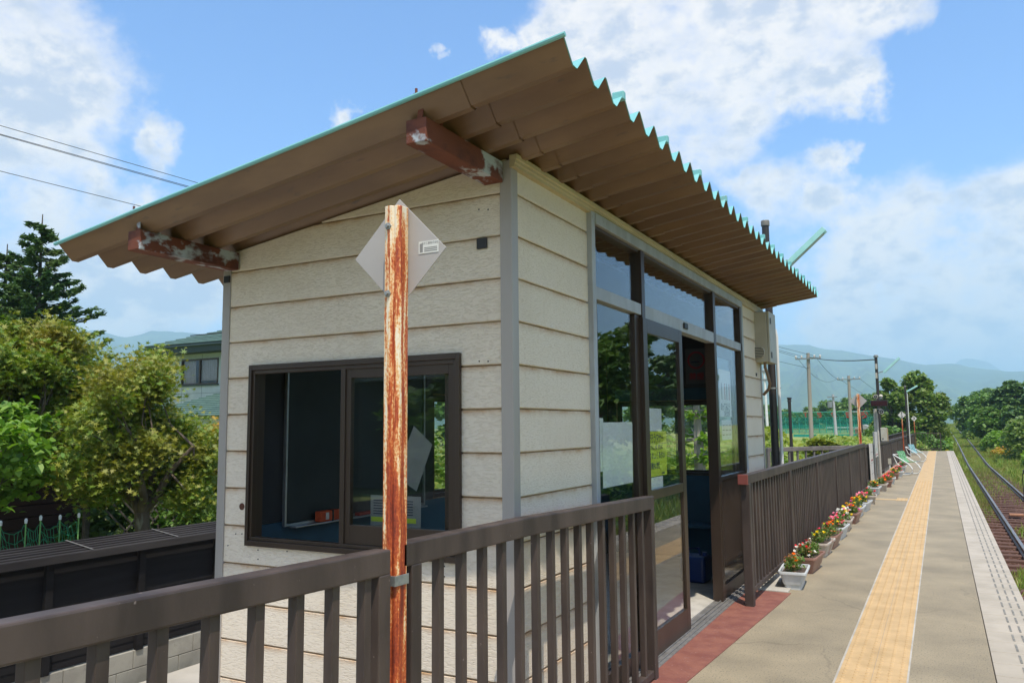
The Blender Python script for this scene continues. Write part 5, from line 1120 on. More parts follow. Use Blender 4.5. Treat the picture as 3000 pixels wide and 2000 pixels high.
t0 = P(125, 628, 0, -20); cedar('tall dark conifer with upswept tips behind the left maple', (t0.x, t0.y, -1.3), t0.z+1.3, 2.7, 21, dens=1.35)
t0 = P(22, 715, 0, -21.5); cedar('second dark conifer, cut by the left edge of the picture', (t0.x, t0.y, -1.3), t0.z+1.3, 2.6, 22, dens=1.3)
# young conifer behind the shelter, seen through its rear glass
t0 = P(2040, 1300, 1, 14.0); cedar('young conifer with a straight trunk just behind the shelter', (t0.x, t0.y, -1.3), 4.3, 1.1, 23, 9, dens=.22, nm=M['bright'], tm=M['cpole'])

# ================================================================ HOUSE
HY = 24.0
M['gwall'] = mat('pale_green_house_wall', (.50, .54, .51), r=.8, c2=(.44, .48, .455), sc=2)
M['groof'] = mat('green_metal_roof', (.065, .12, .10), r=.65, c2=(.085, .15, .125), sc=4)
M['eave'] = mat('dark_green_eave', (.012, .03, .026), r=.5)
house = thing('house', 'two-storey pale green house with dark green stepped metal roofs behind the maples', 'house', (P(640, 1100, 1, HY).x, HY, -1.3))
wl = P(492, 1150, 1, HY).x; wr = wl+9; zE = P(560, 1040, 1, HY).z
wi = [P(535, 1057, 1, HY), P(637, 1122, 1, HY)]; wx0, wx1, wz0, wz1 = wi[0].x, wi[1].x, P(534, 1126, 1, HY).z, wi[0].z
mb = MB()
for a, b, c_, d in rects(wl, wr, -1.3, zE+.1, [(wx0, wx1, wz0, wz1)]): mb.box(a, b, HY, HY+.15, c_, d)
mb.box(wl, wl+.15, HY+.15, HY+7, -1.3, zE+.1); mb.box(wr-.15, wr, HY+.15, HY+7, -1.3, zE+.1); mb.box(wl, wr, HY+7, HY+7.15, -1.3, zE+.1)
mb.build('wall', M['gwall'], house)
mb = MB()
for k in range(7): mb.box(wl+.9+k*1.25, wl+.91+k*1.25, HY-.004, HY, -1.3, zE)
mb.box(wl, wr, HY-.005, HY-.001, wz0-.42, wz0-.41); mb.build('wall_joints', M['eave'], house)
hw = MB(); rectframe(hw, 1, HY-.03, HY+.1, wx0-.04, wx1+.04, wz0-.04, wz1+.04, .06); mid = (wx0+wx1)/2; hw.box(mid-.035, mid+.035, HY-.02, HY+.06, wz0, wz1); hwn = hw.build('window', M['sash'], house)
MB().box(wx0, wx1, HY+.02, HY+.03, wz0, wz1).build('pane', M['glass'], hwn)
MB().box(wx0, mid-.35, HY+.09, HY+.1, wz0, wz1).box(mid+.05, wx1, HY+.06, HY+.07, wz0+.12, wz1).build('curtain', mat('pinkish_curtain', (.30, .24, .23), r=.9, c2=(.22, .17, .16), sc=9, stretch=(4, 1, .2)), hwn)
MB().box(wx0-.1, wx1+.1, HY-.08, HY, wz0-.09, wz0-.04).build('sill', M['eave'], house)
def hip(mb, x0, x1, y0, y1, z0, rise, inset, steps=9, dark=None):
    """stepped hip roof: thin courses, each a little smaller and higher"""
    for k in range(steps):
        a = k/steps; b = (k+1)/steps; i0 = inset*a; i1 = inset*b; zz = z0+rise*a; z1 = z0+rise*b
        q = [(x0+i0, y0+i0, zz), (x1-i0, y0+i0, zz), (x1-i0, y1-i0, zz), (x0+i0, y1-i0, zz)]; q += [(x, y, z+.035) for x, y, z in q]
        q += [(x0+i1, y0+i1, z1), (x1-i1, y0+i1, z1), (x1-i1, y1-i1, z1), (x0+i1, y1-i1, z1)]
        mb.add(q, [(0, 1, 5, 4), (1, 2, 6, 5), (2, 3, 7, 6), (3, 0, 4, 7), (4, 5, 9, 8), (5, 6, 10, 9), (6, 7, 11, 10), (7, 4, 8, 11)])
    return mb
ov = .75
mb = MB(); hip(mb, wl-ov, wr+ov, HY-ov, HY+7.15+ov, zE+.42, 1.55, 4.3, 14); rf = mb.build('roof', M['groof'], house)
MB().box(wl-ov+.03, wr+ov-.03, HY-ov+.03, HY+7.1+ov, zE+.03, zE+.42).build('eave', M['eave'], rf)
MB().tube([(wl-ov, HY-ov-.05, zE+.30), (wr+ov, HY-ov-.05, zE+.30)], .05, 8).build('gutter', M['eave'], rf)
MB().tube([(wl+1.4, HY-ov+.7, zE+.86), (wr-1, HY-ov+.7, zE+.86)], .025, 6).build('snow_guard', M['black'], rf)
mb = MB(); ax0 = P(480, 1210, 1, HY-3).x-2; ax1 = P(620, 1185, 1, HY-3).x+.3; zz = P(600, 1190, 1, HY-3).z-.35
MB().box(ax0+.3, ax1-.4, HY-2.6, HY-.01, -1.3, zz).build('annex', M['gwall'], house); hip(MB(), ax0, ax1, HY-3, HY+2.4, zz, 1.0, 2.4, 12).build('lower_roof', M['groof'], house)
# ================================================================ WIRES AND POLES
M['wire'] = mat('black_cable', (.03, .03, .035), r=.6)
def upole(px, ptop, y, r, label, arm=.75, zb=-1.3):
    t_ = P(px, ptop, 1, y); p = thing('utility_pole', label, 'utility pole', (t_.x, y, zb), 0, 'utility poles beyond the platform')
    MB().tube([(t_.x-.05, y, zb), (t_.x, y, t_.z)], [r*1.15, r*.8], 14).build('shaft', M['cpole'], p, smooth=True)
    z = t_.z-.35; MB().beam((t_.x-arm, y-.12, z), (t_.x+arm, y-.12, z), .09, .09).build('crossarm', M['galv'], p)
    for s in (-.95, -.5, .5, .95): MB().lathe((t_.x+arm*s, y-.12, z+.045), [(.05, 0), (.07, .05), (.04, .08), (.065, .12), (.03, .17)], 8).build('insulator', M['signwhite'], p, smooth=True)
    return p, t_, z
def wire(a, b, label, sag=.5, r=.012, group='overhead wires', n=14):
    a, b = Vector(a), Vector(b); pts = [a.lerp(b, k/n)+Vector((0, 0, -sag*4*(k/n)*(1-k/n))) for k in range(n+1)]
    o = MB().tube(pts, r, 5).build('wire', M['wire'], origin=a, fix=False); return tag(o, label, 'wire', group)
p1, t1, z1 = upole(2367, 1034, 52, .125, 'nearest concrete utility pole, a bare shaft with a crossarm over the green netting')
p2, t2, z2 = upole(2486, 1100, 80, .15, 'second concrete utility pole, smaller, just left of the second rusty post', arm=1.0)
for (px, py, dx, lab, sg) in ((-220, 304, -.7, 'uppermost thin wire crossing the sky at upper left', .0), (-220, 332, -.37, 'middle thin wire of the close pair at upper left', .0), (-220, 334, .37, 'lower thin wire of the close pair at upper left', .12), (-220, 446, .0, 'lowest single wire at upper left, ending behind the roof edge', .1)):
    e = P(px, py, 0, -33) if False else CAM+ray(px, py)*30; wire((t1.x+dx, 51.9, z1+.15 if dx else z1-.6), e, lab, sg, .011)
for k, s in enumerate((-.7, .4)): wire((t1.x+s, 51.9, z1+.18), (t2.x+s*1.3, 79.9, z2+.18), ['left sagging wire between the two utility poles', 'right sagging wire between the two utility poles'][k], .9, .012)
wire((t1.x+.1, 51.9, z1+.1), (-1.72, 27.95, 3.6), 'thick cable from the nearest utility pole to the lamp post with boxes', .12, .02)
for k, s in enumerate((-.9, .8)): wire((t2.x+s, 79.9, z2+.18), (t2.x+s+4.5, 150, z2-1.2), ['left far wire running on from the second utility pole', 'right far wire running on from the second utility pole'][k], 1.2, .014)
gp = P(2440, 1155, 1, 98); g_ = thing('utility_pole', 'pale thin pole with a transformer in front of the netting', 'utility pole', (gp.x, 98, 0), 0, 'utility poles beyond the platform')
MB().tube([(gp.x+.15, 98, -1), (gp.x, 98, gp.z)], [.19, .13], 10).build('shaft', mat('pale_pole', (.42, .42, .44), r=.7), g_, smooth=True)
MB().beam((gp.x-.6, 97.8, gp.z-.3), (gp.x+.5, 97.8, gp.z-.3), .1, .1).cyl((gp.x-.35, 97.8, gp.z-1.5), .28, .7, 10).build('transformer', M['galv'], g_)
dp = P(2312, 1164, 1, 17.6); d_ = thing('dark_post', 'slim dark capped post behind the ramp railing', 'post', (dp.x, 17.6, -1.2))
MB().tube([(dp.x, 17.6, -1.2), (dp.x, 17.6, dp.z-.05)], .033, 10).build('shaft', M['polebrown'], d_, smooth=True); MB().lathe((dp.x, 17.6, dp.z-.09), [(.045, 0), (.04, .03), (.035, .05), (.05, .07), (.05, .09)], 12).build('cap', M['polebrown'], d_)
wp = P(2238, 1080, 1, 60); w_p = thing('floodlight_pole', 'pale floodlight pole just beyond the shelter wall', 'pole', (wp.x, 60, -1)); MB().tube([(wp.x+.1, 60, -1), (wp.x, 60, wp.z)], [.12, .08], 10).build('shaft', M['white'], w_p, smooth=True)
MB().box(wp.x-.6, wp.x+.5, 59.9, 60, wp.z-.3, wp.z-.1).box(wp.x-.5, wp.x+.4, 59.9, 60, wp.z-.9, wp.z-.75).build('floodlights', M['galv'], w_p)
# street lamp (black) before the netting
bl = P(2521, 1207, 1, 90); b_l = thing('street_lamp', 'black street lamp with an arm to the left, before the netting', 'street lamp', (bl.x, 90, -1)); MB().tube([(bl.x+.15, 90, -1), (bl.x, 90, bl.z)], [.09, .07], 8).build('pole', M['black'], b_l)
MB().box(bl.x-.75, bl.x-.15, 89.85, 90.15, bl.z-.04, bl.z+.10).build('lamp', M['galv'], b_l, bevel=.03); MB().beam((bl.x-.2, 90, bl.z), (bl.x, 90, bl.z), .06, .06).build('arm', M['black'], b_l)

# ================================================================ BALL-COURT NETTING
NY = 118.0
def netmat(name, c, dens):
    m = bpy.data.materials.new(name); m.use_nodes = True; t = m.node_tree; t.nodes.clear(); o = t.nodes.new('ShaderNodeOutputMaterial'); d = t.nodes.new('ShaderNodeBsdfDiffuse'); d.inputs[0].default_value = (*c, 1)
    tr_ = t.nodes.new('ShaderNodeBsdfTransparent'); x = t.nodes.new('ShaderNodeMixShader'); x.inputs[0].default_value = dens; t.links.new(tr_.outputs[0], x.inputs[1]); t.links.new(d.outputs[0], x.inputs[2]); t.links.new(x.outputs[0], o.inputs[0]); return m
M['netfine'] = netmat('fine_green_netting', (.02, .30, .22), .42)
M['nframe'] = mat('green_frame', (.03, .30, .22), r=.5)
x0 = P(2262, 1200, 1, NY).x; x1 = P(2563, 1200, 1, NY).x; zt = P(2440, 1207, 1, NY).z; zb = -.6
net = thing('court_netting', 'tall green netting of a ball court with red characters, beyond the fence', 'netting', ((x0+x1)/2, NY, zb))
n_ = 15
for k in range(n_+1):
    x = x0+(x1-x0)*k/n_; MB().tube([(x, NY, zb), (x, NY, zt-.7), (x-.42, NY-.5, zt+.05)], .055 if k < n_ else .12, 7).build('post', M['nframe'], net)
MB().tube([(x0-.42, NY-.5, zt+.05), (x1-.42, NY-.5, zt+.05)], .05, 6).tube([(x0, NY, zt-.7), (x1, NY, zt-.7)], .03, 5).tube([(x0, NY, zt-2.2), (x1, NY, zt-2.2)], .025, 5).build('rail', M['nframe'], net)
MB().box(x0, x1, NY+.03, NY+.035, zb, zt-.7).add([(x0, NY, zt-.7), (x1, NY, zt-.7), (x1-.42, NY-.5, zt+.05), (x0-.42, NY-.5, zt+.05)], [(0, 1, 2, 3)]).build('net', M['netfine'], net)
M['redcloth'] = mat('red_cloth_letter', (.55, .02, .02), r=.8)
for s, px in (('T', 2360), ('B', 2400.5), ('C', 2442), ('B', 2484), ('赤', 2532)):
    p = P(px, 1215, 1, NY); text(s, 1.05, face(1, (p.x, NY-.05, p.z)), M['redcloth'], 'letter', net, bold=.05)
lw = thing('court_windscreen', 'low teal windscreen along the foot of the green netting', 'windscreen', (x0+3, 104, -.6))
zt2 = P(2440, 1271, 1, 104).z; MB().box(P(2325, 1270, 1, 104).x, P(2570, 1270, 1, 104).x+.5, 104, 104.04, -.9, zt2).build('screen', netmat('teal_screen', (.02, .30, .24), .8), lw)
for k in range(8): xx_ = P(2325+k*33, 1270, 1, 104).x; MB().tube([(xx_, 103.97, -1), (xx_, 103.97, zt2+.03)], .04, 6).build('post', M['nframe'], lw)
bd = thing('low_building', 'low pale building behind the green netting', 'building', (P(2470, 1260, 1, 135).x, 135, -.5))
bx0, bx1 = P(2425, 1260, 1, 135).x, P(2500, 1260, 1, 135).x; bz = P(2450, 1254, 1, 135).z
MB().box(bx0, bx1, 135, 140, -.8, bz).build('wall', mat('pale_shed_wall', (.48, .46, .42), r=.8), bd); MB().box(bx0-.3, bx1+.3, 134.6, 140.4, bz, bz+.2).build('roof', M['white'], bd)
for k in range(4): MB().box(bx0+.4+k*1.1, bx0+1.1+k*1.1, 134.96, 134.99, .4, bz-.3).build('window', M['innerdark'], bd)
gb = thing('gabled_shed', 'small gabled tan shed half hidden by the second rusty post', 'shed', (P(2525, 1260, 1, 112).x, 112, -.5)); gx0, gx1 = P(2502, 1255, 1, 112).x, P(2560, 1255, 1, 112).x; gz = P(2505, 1256, 1, 112).z; gt = P(2530, 1243, 1, 112).z
MB().box(gx0+.1, gx1-.1, 112, 116, -.9, gz).build('wall', mat('tan_wall', (.38, .29, .22), r=.8), gb); MB().prism([(gx0-.2, gz-.05), (gx1+.2, gz-.05), ((gx0+gx1)/2, gt)], 1, 111.7, 116.3).build('roof', mat('grey_roof', (.30, .30, .29), r=.7), gb)

# ================================================================ VEGETATION BEYOND THE PLATFORM
def field(name, label, fn, n, ls, material, seed, shape=QUAD, kind='stuff', cat='undergrowth', up=.6):
    global rng
    rng = np.random.default_rng(seed); pts = np.array([fn(rng) for _ in range(n)]); o = leaves(name, pts, ls*rng.uniform(.6, 1.4, n), shape, material, None, origin=(0, 0, 0), up=up); tag(o, label, cat, kind=kind); return o
def hb(r):
    x = r.uniform(-12, -2.0); y = 19.2+9*r.random()
    if x > -3.0: y = max(y, 21.5)
    top = .62+.42*math.sin(x*1.1+.8)*math.cos(y*.5)+.35*math.sin(x*2.7+y*1.3)*.5+.3
    e = min(1, (y-18.9)/1.6); top = -1.1+(top+1.1)*max(.15, e)**.5
    return (x, y, top-abs(r.normal(0, .18))-(.9*r.random()**3))
field('vine_thicket', 'sunlit bank of yellow-green vines beyond the ramp railing', hb, 26000, .15, M['hedge'], 31, cat='vines')
def hb2(r):
    x = r.uniform(-13, -4.6); y = r.uniform(11.5, 18.5); top = -.15+.35*math.sin(x*1.7+y)+.3*math.sin(y*1.9)
    return (x, y, top-abs(r.normal(0, .2))-(.6*r.random()**2))
field('weed_patch', 'rank weeds growing behind the shelter below the vine bank', hb2, 12000, .13, M['bright'], 32)
def hb3(r):
    x = r.uniform(-7, -1.9); y = r.uniform(31, 62); top = .55+.3*math.sin(x*1.1+y*.4); return (x, y, -1.1+(top+1.1)*r.random()**.3)
field('weed_patch', 'green weeds filling the ground behind the far fence', hb3, 16000, .2, M['hedge'], 33)
bsh = P(2545, 1290, 1, 22)
mound('dark_bush', 'dark green bush rising behind the second rusty post', 'bush', (-2.75, 23.6, -1.1), (.95, 1.2, 3.05), 5200, .13, M['dense'], 34, blobs_=10)
for k, (px, py, y, H, Rr, kd, sd_, lab) in enumerate(((2607, 1096, 64, 5.9, 1.35, 'robinia', 41, 'taller loose tree with feathery leaves, left one of the pair at the platform end'), (2688, 1088, 66, 6.4, 1.95, 'robinia', 42, 'broad feathery-leaved tree, right one of the pair at the platform end'))):
    t_ = P(px, py, 1, y); Hh = t_.z+1.0; tree('leafy_tree', lab, 'tree', (t_.x, y, -1.0), Hh*1.02, Rr, 11000, .25, M[kd], sd_, 34, .16, 'pair of trees at the platform end', .8, .12, cr=.42)
mound('bush', 'dense green bushes under the pair of trees, behind the far fence', 'bush', (P(2640, 1250, 1, 56).x, 56, -1.1), (3.0, 2.2, 3.2), 9000, .22, M['dense'], 43)
mound('bush', 'yellow-green weeds behind the end railing', 'bush', (-1.2, 53.5, -1.1), (1.6, 1.4, 1.75), 4200, .16, M['hedge'], 44)
mound('bush', 'bright green bank of leaves beyond the platform end, left of the track', 'bush', (P(2730, 1260, 1, 70).x-.4, 70, -.6), (2.0, 4.0, 1.9), 6000, .2, M['bright'], 45)
mound('bush', 'golden weeds at the corner of the platform end', 'bush', (.15, 54.0, -1.1), (.7, 1.2, 1.2), 1500, .13, M['maplegold'], 46)
# right of the track
for px, py, y, Rr, n, kd, sd_, cl, lab, nm in ((2862, 1146, 112, 2.8, 11000, 'dense', 51, 30, 'round dark tree right of the vanishing track', 'leafy_tree'), (2905, 1150, 96, 2.6, 9000, 'dense', 52, 26, 'dark tree overlapping the round one on its right', 'leafy_tree'),
    (2962, 1102, 86, 3.3, 13000, 'pine', 53, 40, 'tall layered pine at the right edge', 'pine_tree'), (3040, 1120, 78, 3.4, 11000, 'pine', 54, 34, 'pine cut by the right edge of the picture', 'pine_tree'), (2925, 1180, 80, 2.3, 7000, 'dense', 55, 20, 'lower dark tree below the layered pine', 'leafy_tree')):
    t_ = P(px, py, 1, y); zb_ = gh(t_.x, y); tree(nm, lab, 'tree', (t_.x, y, zb_), t_.z-zb_+.1, Rr, n, .30 if kd != 'pine' else .34, M[kd], sd_, cl, .2, 'trees right of the track', .32 if kd == 'pine' else .7, .12, cr=.30 if kd == 'pine' else .40, profile=(lambda q: 1.15-.85*q) if kd == 'pine' else None)
mound('bush', 'large olive-green bush at the right edge', 'bush', (6.4, 62, -.8), (2.7, 4.0, 3.7), 12000, .22, M['robinia'], 56)
mound('bush', 'weedy green bank at the foot of the yellow signs', 'bush', (4.2, 98, -.2), (2.2, 7.0, 1.5), 6000, .24, M['hedge'], 66)
mound('bush', 'bright green bush sprawling right of the track', 'bush', (4.55, 75, -.7), (1.7, 3.6, 2.0), 8000, .22, M['bright'], 57)
mound('bush', 'low bright bush at the right edge below the olive one', 'bush', (4.75, 54, -.95), (1.0, 2.6, 1.15), 4500, .17, M['bright'], 58)
mound('bush', 'small yellow-green shrub at the foot of the bright bush', 'bush', (3.75, 67, -.95), (.8, 1.4, .85), 2200, .15, M['maplegold'], 59)
mound('bush', 'hedge of low leaves across the track, seen mirrored in the shelter glass', 'bush', (6.0, 13, -.9), (1.6, 8.0, 1.9), 12000, .16, M['hedge'], 60, blobs_=14)
mound('bush', 'second stretch of hedge across the track, mirrored in the glass', 'bush', (6.6, 27, -.9), (1.6, 9.0, 2.1), 11000, .18, M['bright'], 61, blobs_=14)
for x, y, H, Rr, kd, sd_, lab in ((8.9, 31, 6.4, 2.9, 'dense', 62, 'leafy tree across the track, mirrored in the first glass panel'), (11.5, 44, 9.0, 3.6, 'pine', 63, 'tall pine across the track, mirrored in the sliding door'), (14.5, 34, 8.5, 3.6, 'pine', 64, 'pine standing farther back across the track'), (13.5, 58, 9.5, 4.0, 'pine', 65, 'far pine across the track, mirrored beside the doorway'), (13, 17, 6.0, 3.2, 'dense', 66, 'broad tree across the track from the shelter')):
    tree('leafy_tree' if kd == 'dense' else 'pine_tree', lab, 'tree', (x, y, -.4), H, Rr, 8500, .28, M[kd], sd_, 30, .2, 'trees right of the track', .34 if kd == 'pine' else .7, .15, cr=.30 if kd == 'pine' else .4, profile=(lambda q: 1.15-.8*q) if kd == 'pine' else None)
# behind the netting
tb_ = None; rdd = random.Random(9)
for k, (px, py) in enumerate(((2235, 1180), (2290, 1196), (2330, 1205), (2365, 1188), (2400, 1186), (2440, 1168), (2478, 1160), (2520, 1152), (2560, 1150), (2600, 1165))):
    y = 150+rdd.uniform(-6, 8); t_ = P(px, py, 1, y); Hh = t_.z+.8
    if k < 3: tr_ = tree('leafy_tree', 'x', 'tree', (t_.x, y, -.8), 7.0, 3.3, 6000, .42, M['dense'], 70+k, 22, .22, 'trees behind the netting', .65, .10, cr=.42); protos = (protos if k else [])+[tr_]
    else: tr_ = copy_tree(protos[k % 3]); tr_.location = (t_.x, y, -.8); tr_.rotation_euler = (0, 0, rdd.uniform(0, 6))
    s = Hh/7.0; tr_.scale = (max(.8, s)*1.05, max(.8, s), s)
    tr_['label'] = ['dark tree behind the netting, leftmost beside the shelter', 'tree behind the netting next to the slim dark post', 'tree behind the netting just left of the nearest utility pole', 'tree behind the netting right behind the nearest utility pole', 'tree behind the netting above the letter B', 'tree behind the netting around the pale thin pole', 'tree behind the netting left of the second utility pole', 'tree behind the netting behind the second rusty post', 'tree behind the netting above the display board', 'rightmost tree behind the netting, beside the lamp post with boxes'][k]
for k, (x, y, s) in enumerate(((-33, 60, 1.0), (-42, 52, 1.1), (-24, 72, .9), (-55, 90, 1.4), (-30, 110, 1.2), (20, 130, 1.2), (14, 150, 1.1), (26, 100, 1.3), (9, 175, 1.0))):
    tr_ = copy_tree(protos[k % 3]); tr_.location = (x, y, gh(x, y)-.1); tr_.rotation_euler = (0, 0, k*1.3); tr_.scale = (s, s, s); tr_['group'] = 'scattered far trees'
    tr_['label'] = 'far tree standing in the fields, mostly hidden behind nearer things'
# behind the camera, only mirrored in the front window
tree('leafy_tree', 'tree behind the viewer, mirrored in the front window', 'tree', (-11.5, -12, -1.3), 4.6, 2.6, 6000, .3, M['dense'], 90, 22, .2, None, .7, .15, cr=.4)
hb_ = thing('far_side_house', 'grey house behind the viewer, mirrored in the front window', 'house', (-22, -24, -1.3)); MB().box(-36, -13, -30, -24, -1.3, 3.8).build('wall', M['innerdark'], hb_); MB().prism([(-36.6, 3.8), (-12.4, 3.8), (-14, 5.4), (-35, 5.4)], 1, -30.6, -23.4).build('roof', M['galv'], hb_)
for k in range(5): MB().box(-33.5+k*4.1, -31.5+k*4.1, -23.98, -23.94, 1.2, 2.4).build('window', M['black'], hb_)

# grass
def blades(name, n, fn, hh, seed, material, label):
    global rng
    rng = np.random.default_rng(seed); pts = np.array([fn(rng) for _ in range(n)]); s = hh*rng.uniform(.5, 1.5, n)*(1+pts[:, 1]/60); pts[:, 2] += s*.42; d = rng.normal(0, .35, (n, 3)); d[:, 2] = 1
    o = leaves(name, pts, s, [(-.045, -.5), (.045, -.5), (.035, .1), (0, .5), (-.035, .1)], material, None, origin=(0, 0, 0), dirs=d, up=0, fold=False); tag(o, label, 'grass', kind='stuff')
def gr(r):
    y = 12+170*r.random()**1.7; x = 3.1+max(0, (24-y)*.0)+8*r.random()**1.4; return (x+tx(y), y, gh(x+tx(y), y))
blades('grass', 70000, gr, .22, 101, M['grassm'], 'grass and weeds on the bank right of the track')
def gm(r):
    while True:
        y = 26+150*r.random()**1.4; x = r.uniform(.62, 3.2)
        if abs(x-1.385) < .09 or abs(x-2.455) < .09: continue
        if r.random() < (min(1, (y-26)/6) if x < 1.35 else min(.9, max(0, y-30)/30)*.8): break
    return (x+tx(y), y, gh(x+tx(y), y))
blades('grass', 60000, gm, .085, 102, M['grassm'], 'short yellow-green grass growing between and beside the rails')
def gl(r):
    y = 51+110*r.random()**1.5; x = r.uniform(-7, 1.2); return (x+tx(y), y, gh(x+tx(y), y))
blades('grass', 20000, gl, .2, 103, M['grassm'], 'rough grass beyond the platform end')
def gc(r):
    while True:
        cx, cy = r.choice([(2.85, 19), (3.15, 23), (2.95, 14.6), (1.05, 12.2), (.95, 9.0), (1.9, 18), (2.9, 27), (1.8, 23.5), (1.1, 16.5)]) if False else [(2.85, 19), (3.15, 23), (2.95, 14.6), (1.05, 12.2), (.80, 8.6), (1.9, 18), (2.9, 27), (1.8, 23.5), (1.1, 16.5), (3.2, 17)][int(r.integers(10))]
        return (cx+r.normal(0, .16), cy+r.normal(0, .45), gh(cx, cy)-.02)
blades('weeds', 2600, gc, .16, 104, M['grassm'], 'tufts of weeds sprouting from the rusty ballast')

# signs by the line
p = P(2830, 1216, 1, 118); yz = gh(p.x, 118); ys_ = thing('yellow_signal_sign', 'two orange-yellow diamond signs on a white post beyond the platform', 'sign', (p.x, 118, yz)); M['signyel'] = mat('orange_yellow_sign', (.75, .33, .01), r=.5)
MB().tube([(p.x, 118, yz), (p.x, 118, p.z+.3)], .06, 8).build('post', M['white'], ys_)
MB().prism([(p.x-.32, p.z), (p.x, p.z-.32), (p.x+.32, p.z), (p.x, p.z+.32)], 1, 117.9, 117.93).build('plate', M['signyel'], ys_)
MB().prism([(p.x-.38, p.z-.50), (p.x, p.z-.72), (p.x+.38, p.z-.50), (p.x+.2, p.z-.34), (p.x-.2, p.z-.34)], 1, 117.9, 117.93).build('plate', M['signyel'], ys_)
p = P(2859, 1217, 1, 104); yz = gh(p.x, 104); gs_ = thing('grey_diamond_sign', 'pale grey diamond sign on a thin post before the dark trees', 'sign', (p.x, 104, yz)); MB().tube([(p.x, 104, yz), (p.x, 104, p.z)], .045, 8).build('post', M['galv'], gs_); MB().prism([(p.x-.27, p.z), (p.x, p.z-.27), (p.x+.27, p.z), (p.x, p.z+.27)], 1, 103.9, 103.93).build('plate', M['signwhite'], gs_)
for px, lab in ((2837, 'short grey concrete stake behind the yellow signs'), (2881, 'short grey concrete stake right of the grey sign')): p = P(px, 1225, 1, 122); o = MB().tube([(p.x, 122, -.3), (p.x, 122, p.z+.35)], .08, 8).build('stake', M['conc'], origin=(p.x, 122, -.3)); tag(o, lab, 'stake')
ps = P(2995, 1390, 1, 27); o = thing('trackside_box', 'small dark box on a thin stake at the right edge', 'box', (ps.x, 27, -1)); MB().tube([(ps.x, 27, -1.1), (ps.x, 27, ps.z+.05)], .012, 6).build('stake', M['black'], o); MB().box(ps.x+.02, ps.x+.3, 26.9, 27.1, ps.z+.02, ps.z+.14).build('body', M['black'], o, bevel=.01)
o = MB().box(1.62, 1.98, 27.6, 27.75, -1.16, -1.10).build('timber_block', mat('pale_orange_timber', (.50, .24, .13), r=.8, c2=(.4, .2, .12), sc=9), bevel=.01, origin=(1.8, 27.7, -1.1)); tag(o, 'pale orange timber block lying between the rails', 'timber')

# ================================================================ MOUNTAINS
sky_pts = [(-600,940),(-300,930),(0,955),(140,975),(258,966),(296,968),(335,981),(363,988),(406,981),(440,968),(478,969),(564,974),(640,985),(900,1000),(1200,985),(1500,960),(1800,975),(2050,1000),(2200,1006),(2288,1009),(2364,1008),(2418,1022),(2460,1024),(2525,1036),(2582,1045),(2621,1049),(2690,1065),(2713,1067),(2797,1062.6),(2850,1076),(2927,1083),(2965,1088),(3000,1085),(3200,1075),(3500,1085),(4200,1100)]
el = []
for px, py in sky_pts: d = ray(px, py); el.append((math.atan2(d.x, d.y), math.asin(d.z)))
def elev(a):
    if a <= el[0][0]: return el[0][1]*max(.5, 1-(el[0][0]-a)*.4)
    for (a0, e0), (a1, e1) in zip(el, el[1:]):
        if a <= a1: t_ = (a-a0)/(a1-a0); return e0+(e1-e0)*t_
    return el[-1][1]*max(.5, 1-(a-el[-1][0])*.4)
def hash_noise(a, r, s): return math.sin(a*s+r*.0011*s)*math.cos(a*s*.63-r*.0017*s+1.7)
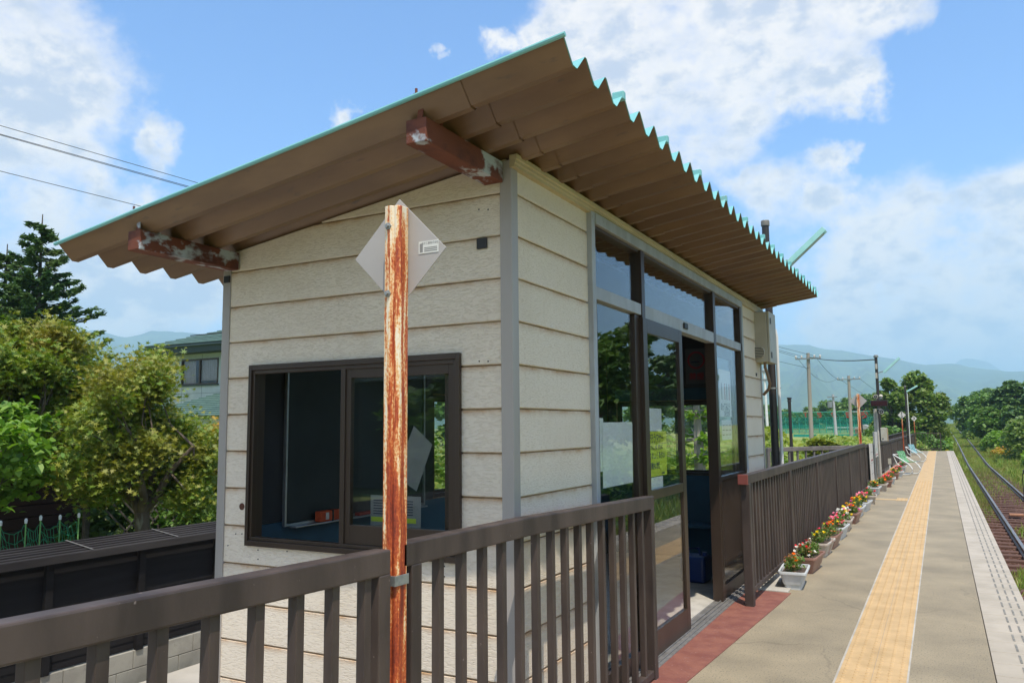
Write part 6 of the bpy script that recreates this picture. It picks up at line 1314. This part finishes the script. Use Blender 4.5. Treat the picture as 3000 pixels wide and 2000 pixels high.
def ridge(name, R0, R1, efn, mats, a0, a1, na, label, rough=1.0):
    q = []; nr = 26
    for i in range(na):
        a = a0+(a1-a0)*i/(na-1); H = R1*math.tan(efn(a))
        for j in range(nr):
            t_ = j/(nr-4) if j < nr-3 else 1+(j-nr+4)*.12; R = R0+(R1-R0)*t_
            if t_ <= 1:
                h = H*(t_**1.35); sp_ = math.sin(math.pi*t_); h += sp_*H*.16*rough*(hash_noise(a, 0, 60)+.6*hash_noise(a, R, 140)+.35*hash_noise(a, R, 310))*(1-t_)**.3
                h += H*.006*rough*hash_noise(a, R, 900)
            else: h = H*(1-(t_-1)*1.5)
            q.append((R*math.sin(a), R*math.cos(a), max(-4, h-3*(1-t_) if t_ < 1 else h)))
    fs = [(i*nr+j, (i+1)*nr+j, (i+1)*nr+j+1, i*nr+j+1) for i in range(na-1) for j in range(nr-1)]
    o = MB().add(q, fs).build(name, mats, smooth=True); tag(o, label, kind='structure'); return o
M['forest'] = mat('forested_slope', (.035, .075, .025), r=1, c2=(.075, .12, .04), sc=.004, lo=.42, hi=.6, c3=(.02, .045, .015), sc3=.02, lo3=.5, hi3=.62, bump=6, bsc=.02)
ridge('mountains', 1500, 4200, elev, M['forest'], -2.4, 1.2, 420, None)
pk = [(2740,1085),(2797,1066),(2812,1053),(2831,1049),(2850,1050),(2873,1055),(2900,1062.6),(2927,1080),(2960,1100)]
pe = [(math.atan2(ray(x, y).x, ray(x, y).y), math.asin(ray(x, y).z)) for x, y in pk]
def pel(a):
    if a <= pe[0][0] or a >= pe[-1][0]: return pe[0][1]*.8
    for (a_, e0), (b_, e1) in zip(pe, pe[1:]):
        if a <= b_: t_ = (a-a_)/(b_-a_); return e0+(e1-e0)*t_
ridge('mountains', 5200, 7400, pel, M['forest'], pe[0][0]-.08, pe[-1][0]+.08, 80, None, .4)

# ================================================================ HAZE
hz = MB().box(-9600, 9600, -9600, 9600, -8, 560).build('haze', None if False else bpy.data.materials.new('haze_air'), fix=True)
tag(hz, 'summer haze between the platform and the mountains', 'haze', kind='stuff'); hm = hz.data.materials[0]; hm.use_nodes = True; t = hm.node_tree; t.nodes.clear()
o_ = t.nodes.new('ShaderNodeOutputMaterial'); v_ = t.nodes.new('ShaderNodeVolumePrincipled'); v_.inputs['Color'].default_value = (.54, .79, 1.0, 1); v_.inputs['Density'].default_value = 3.3e-4; v_.inputs['Anisotropy'].default_value = .1; t.links.new(v_.outputs[0], o_.inputs['Volume'])
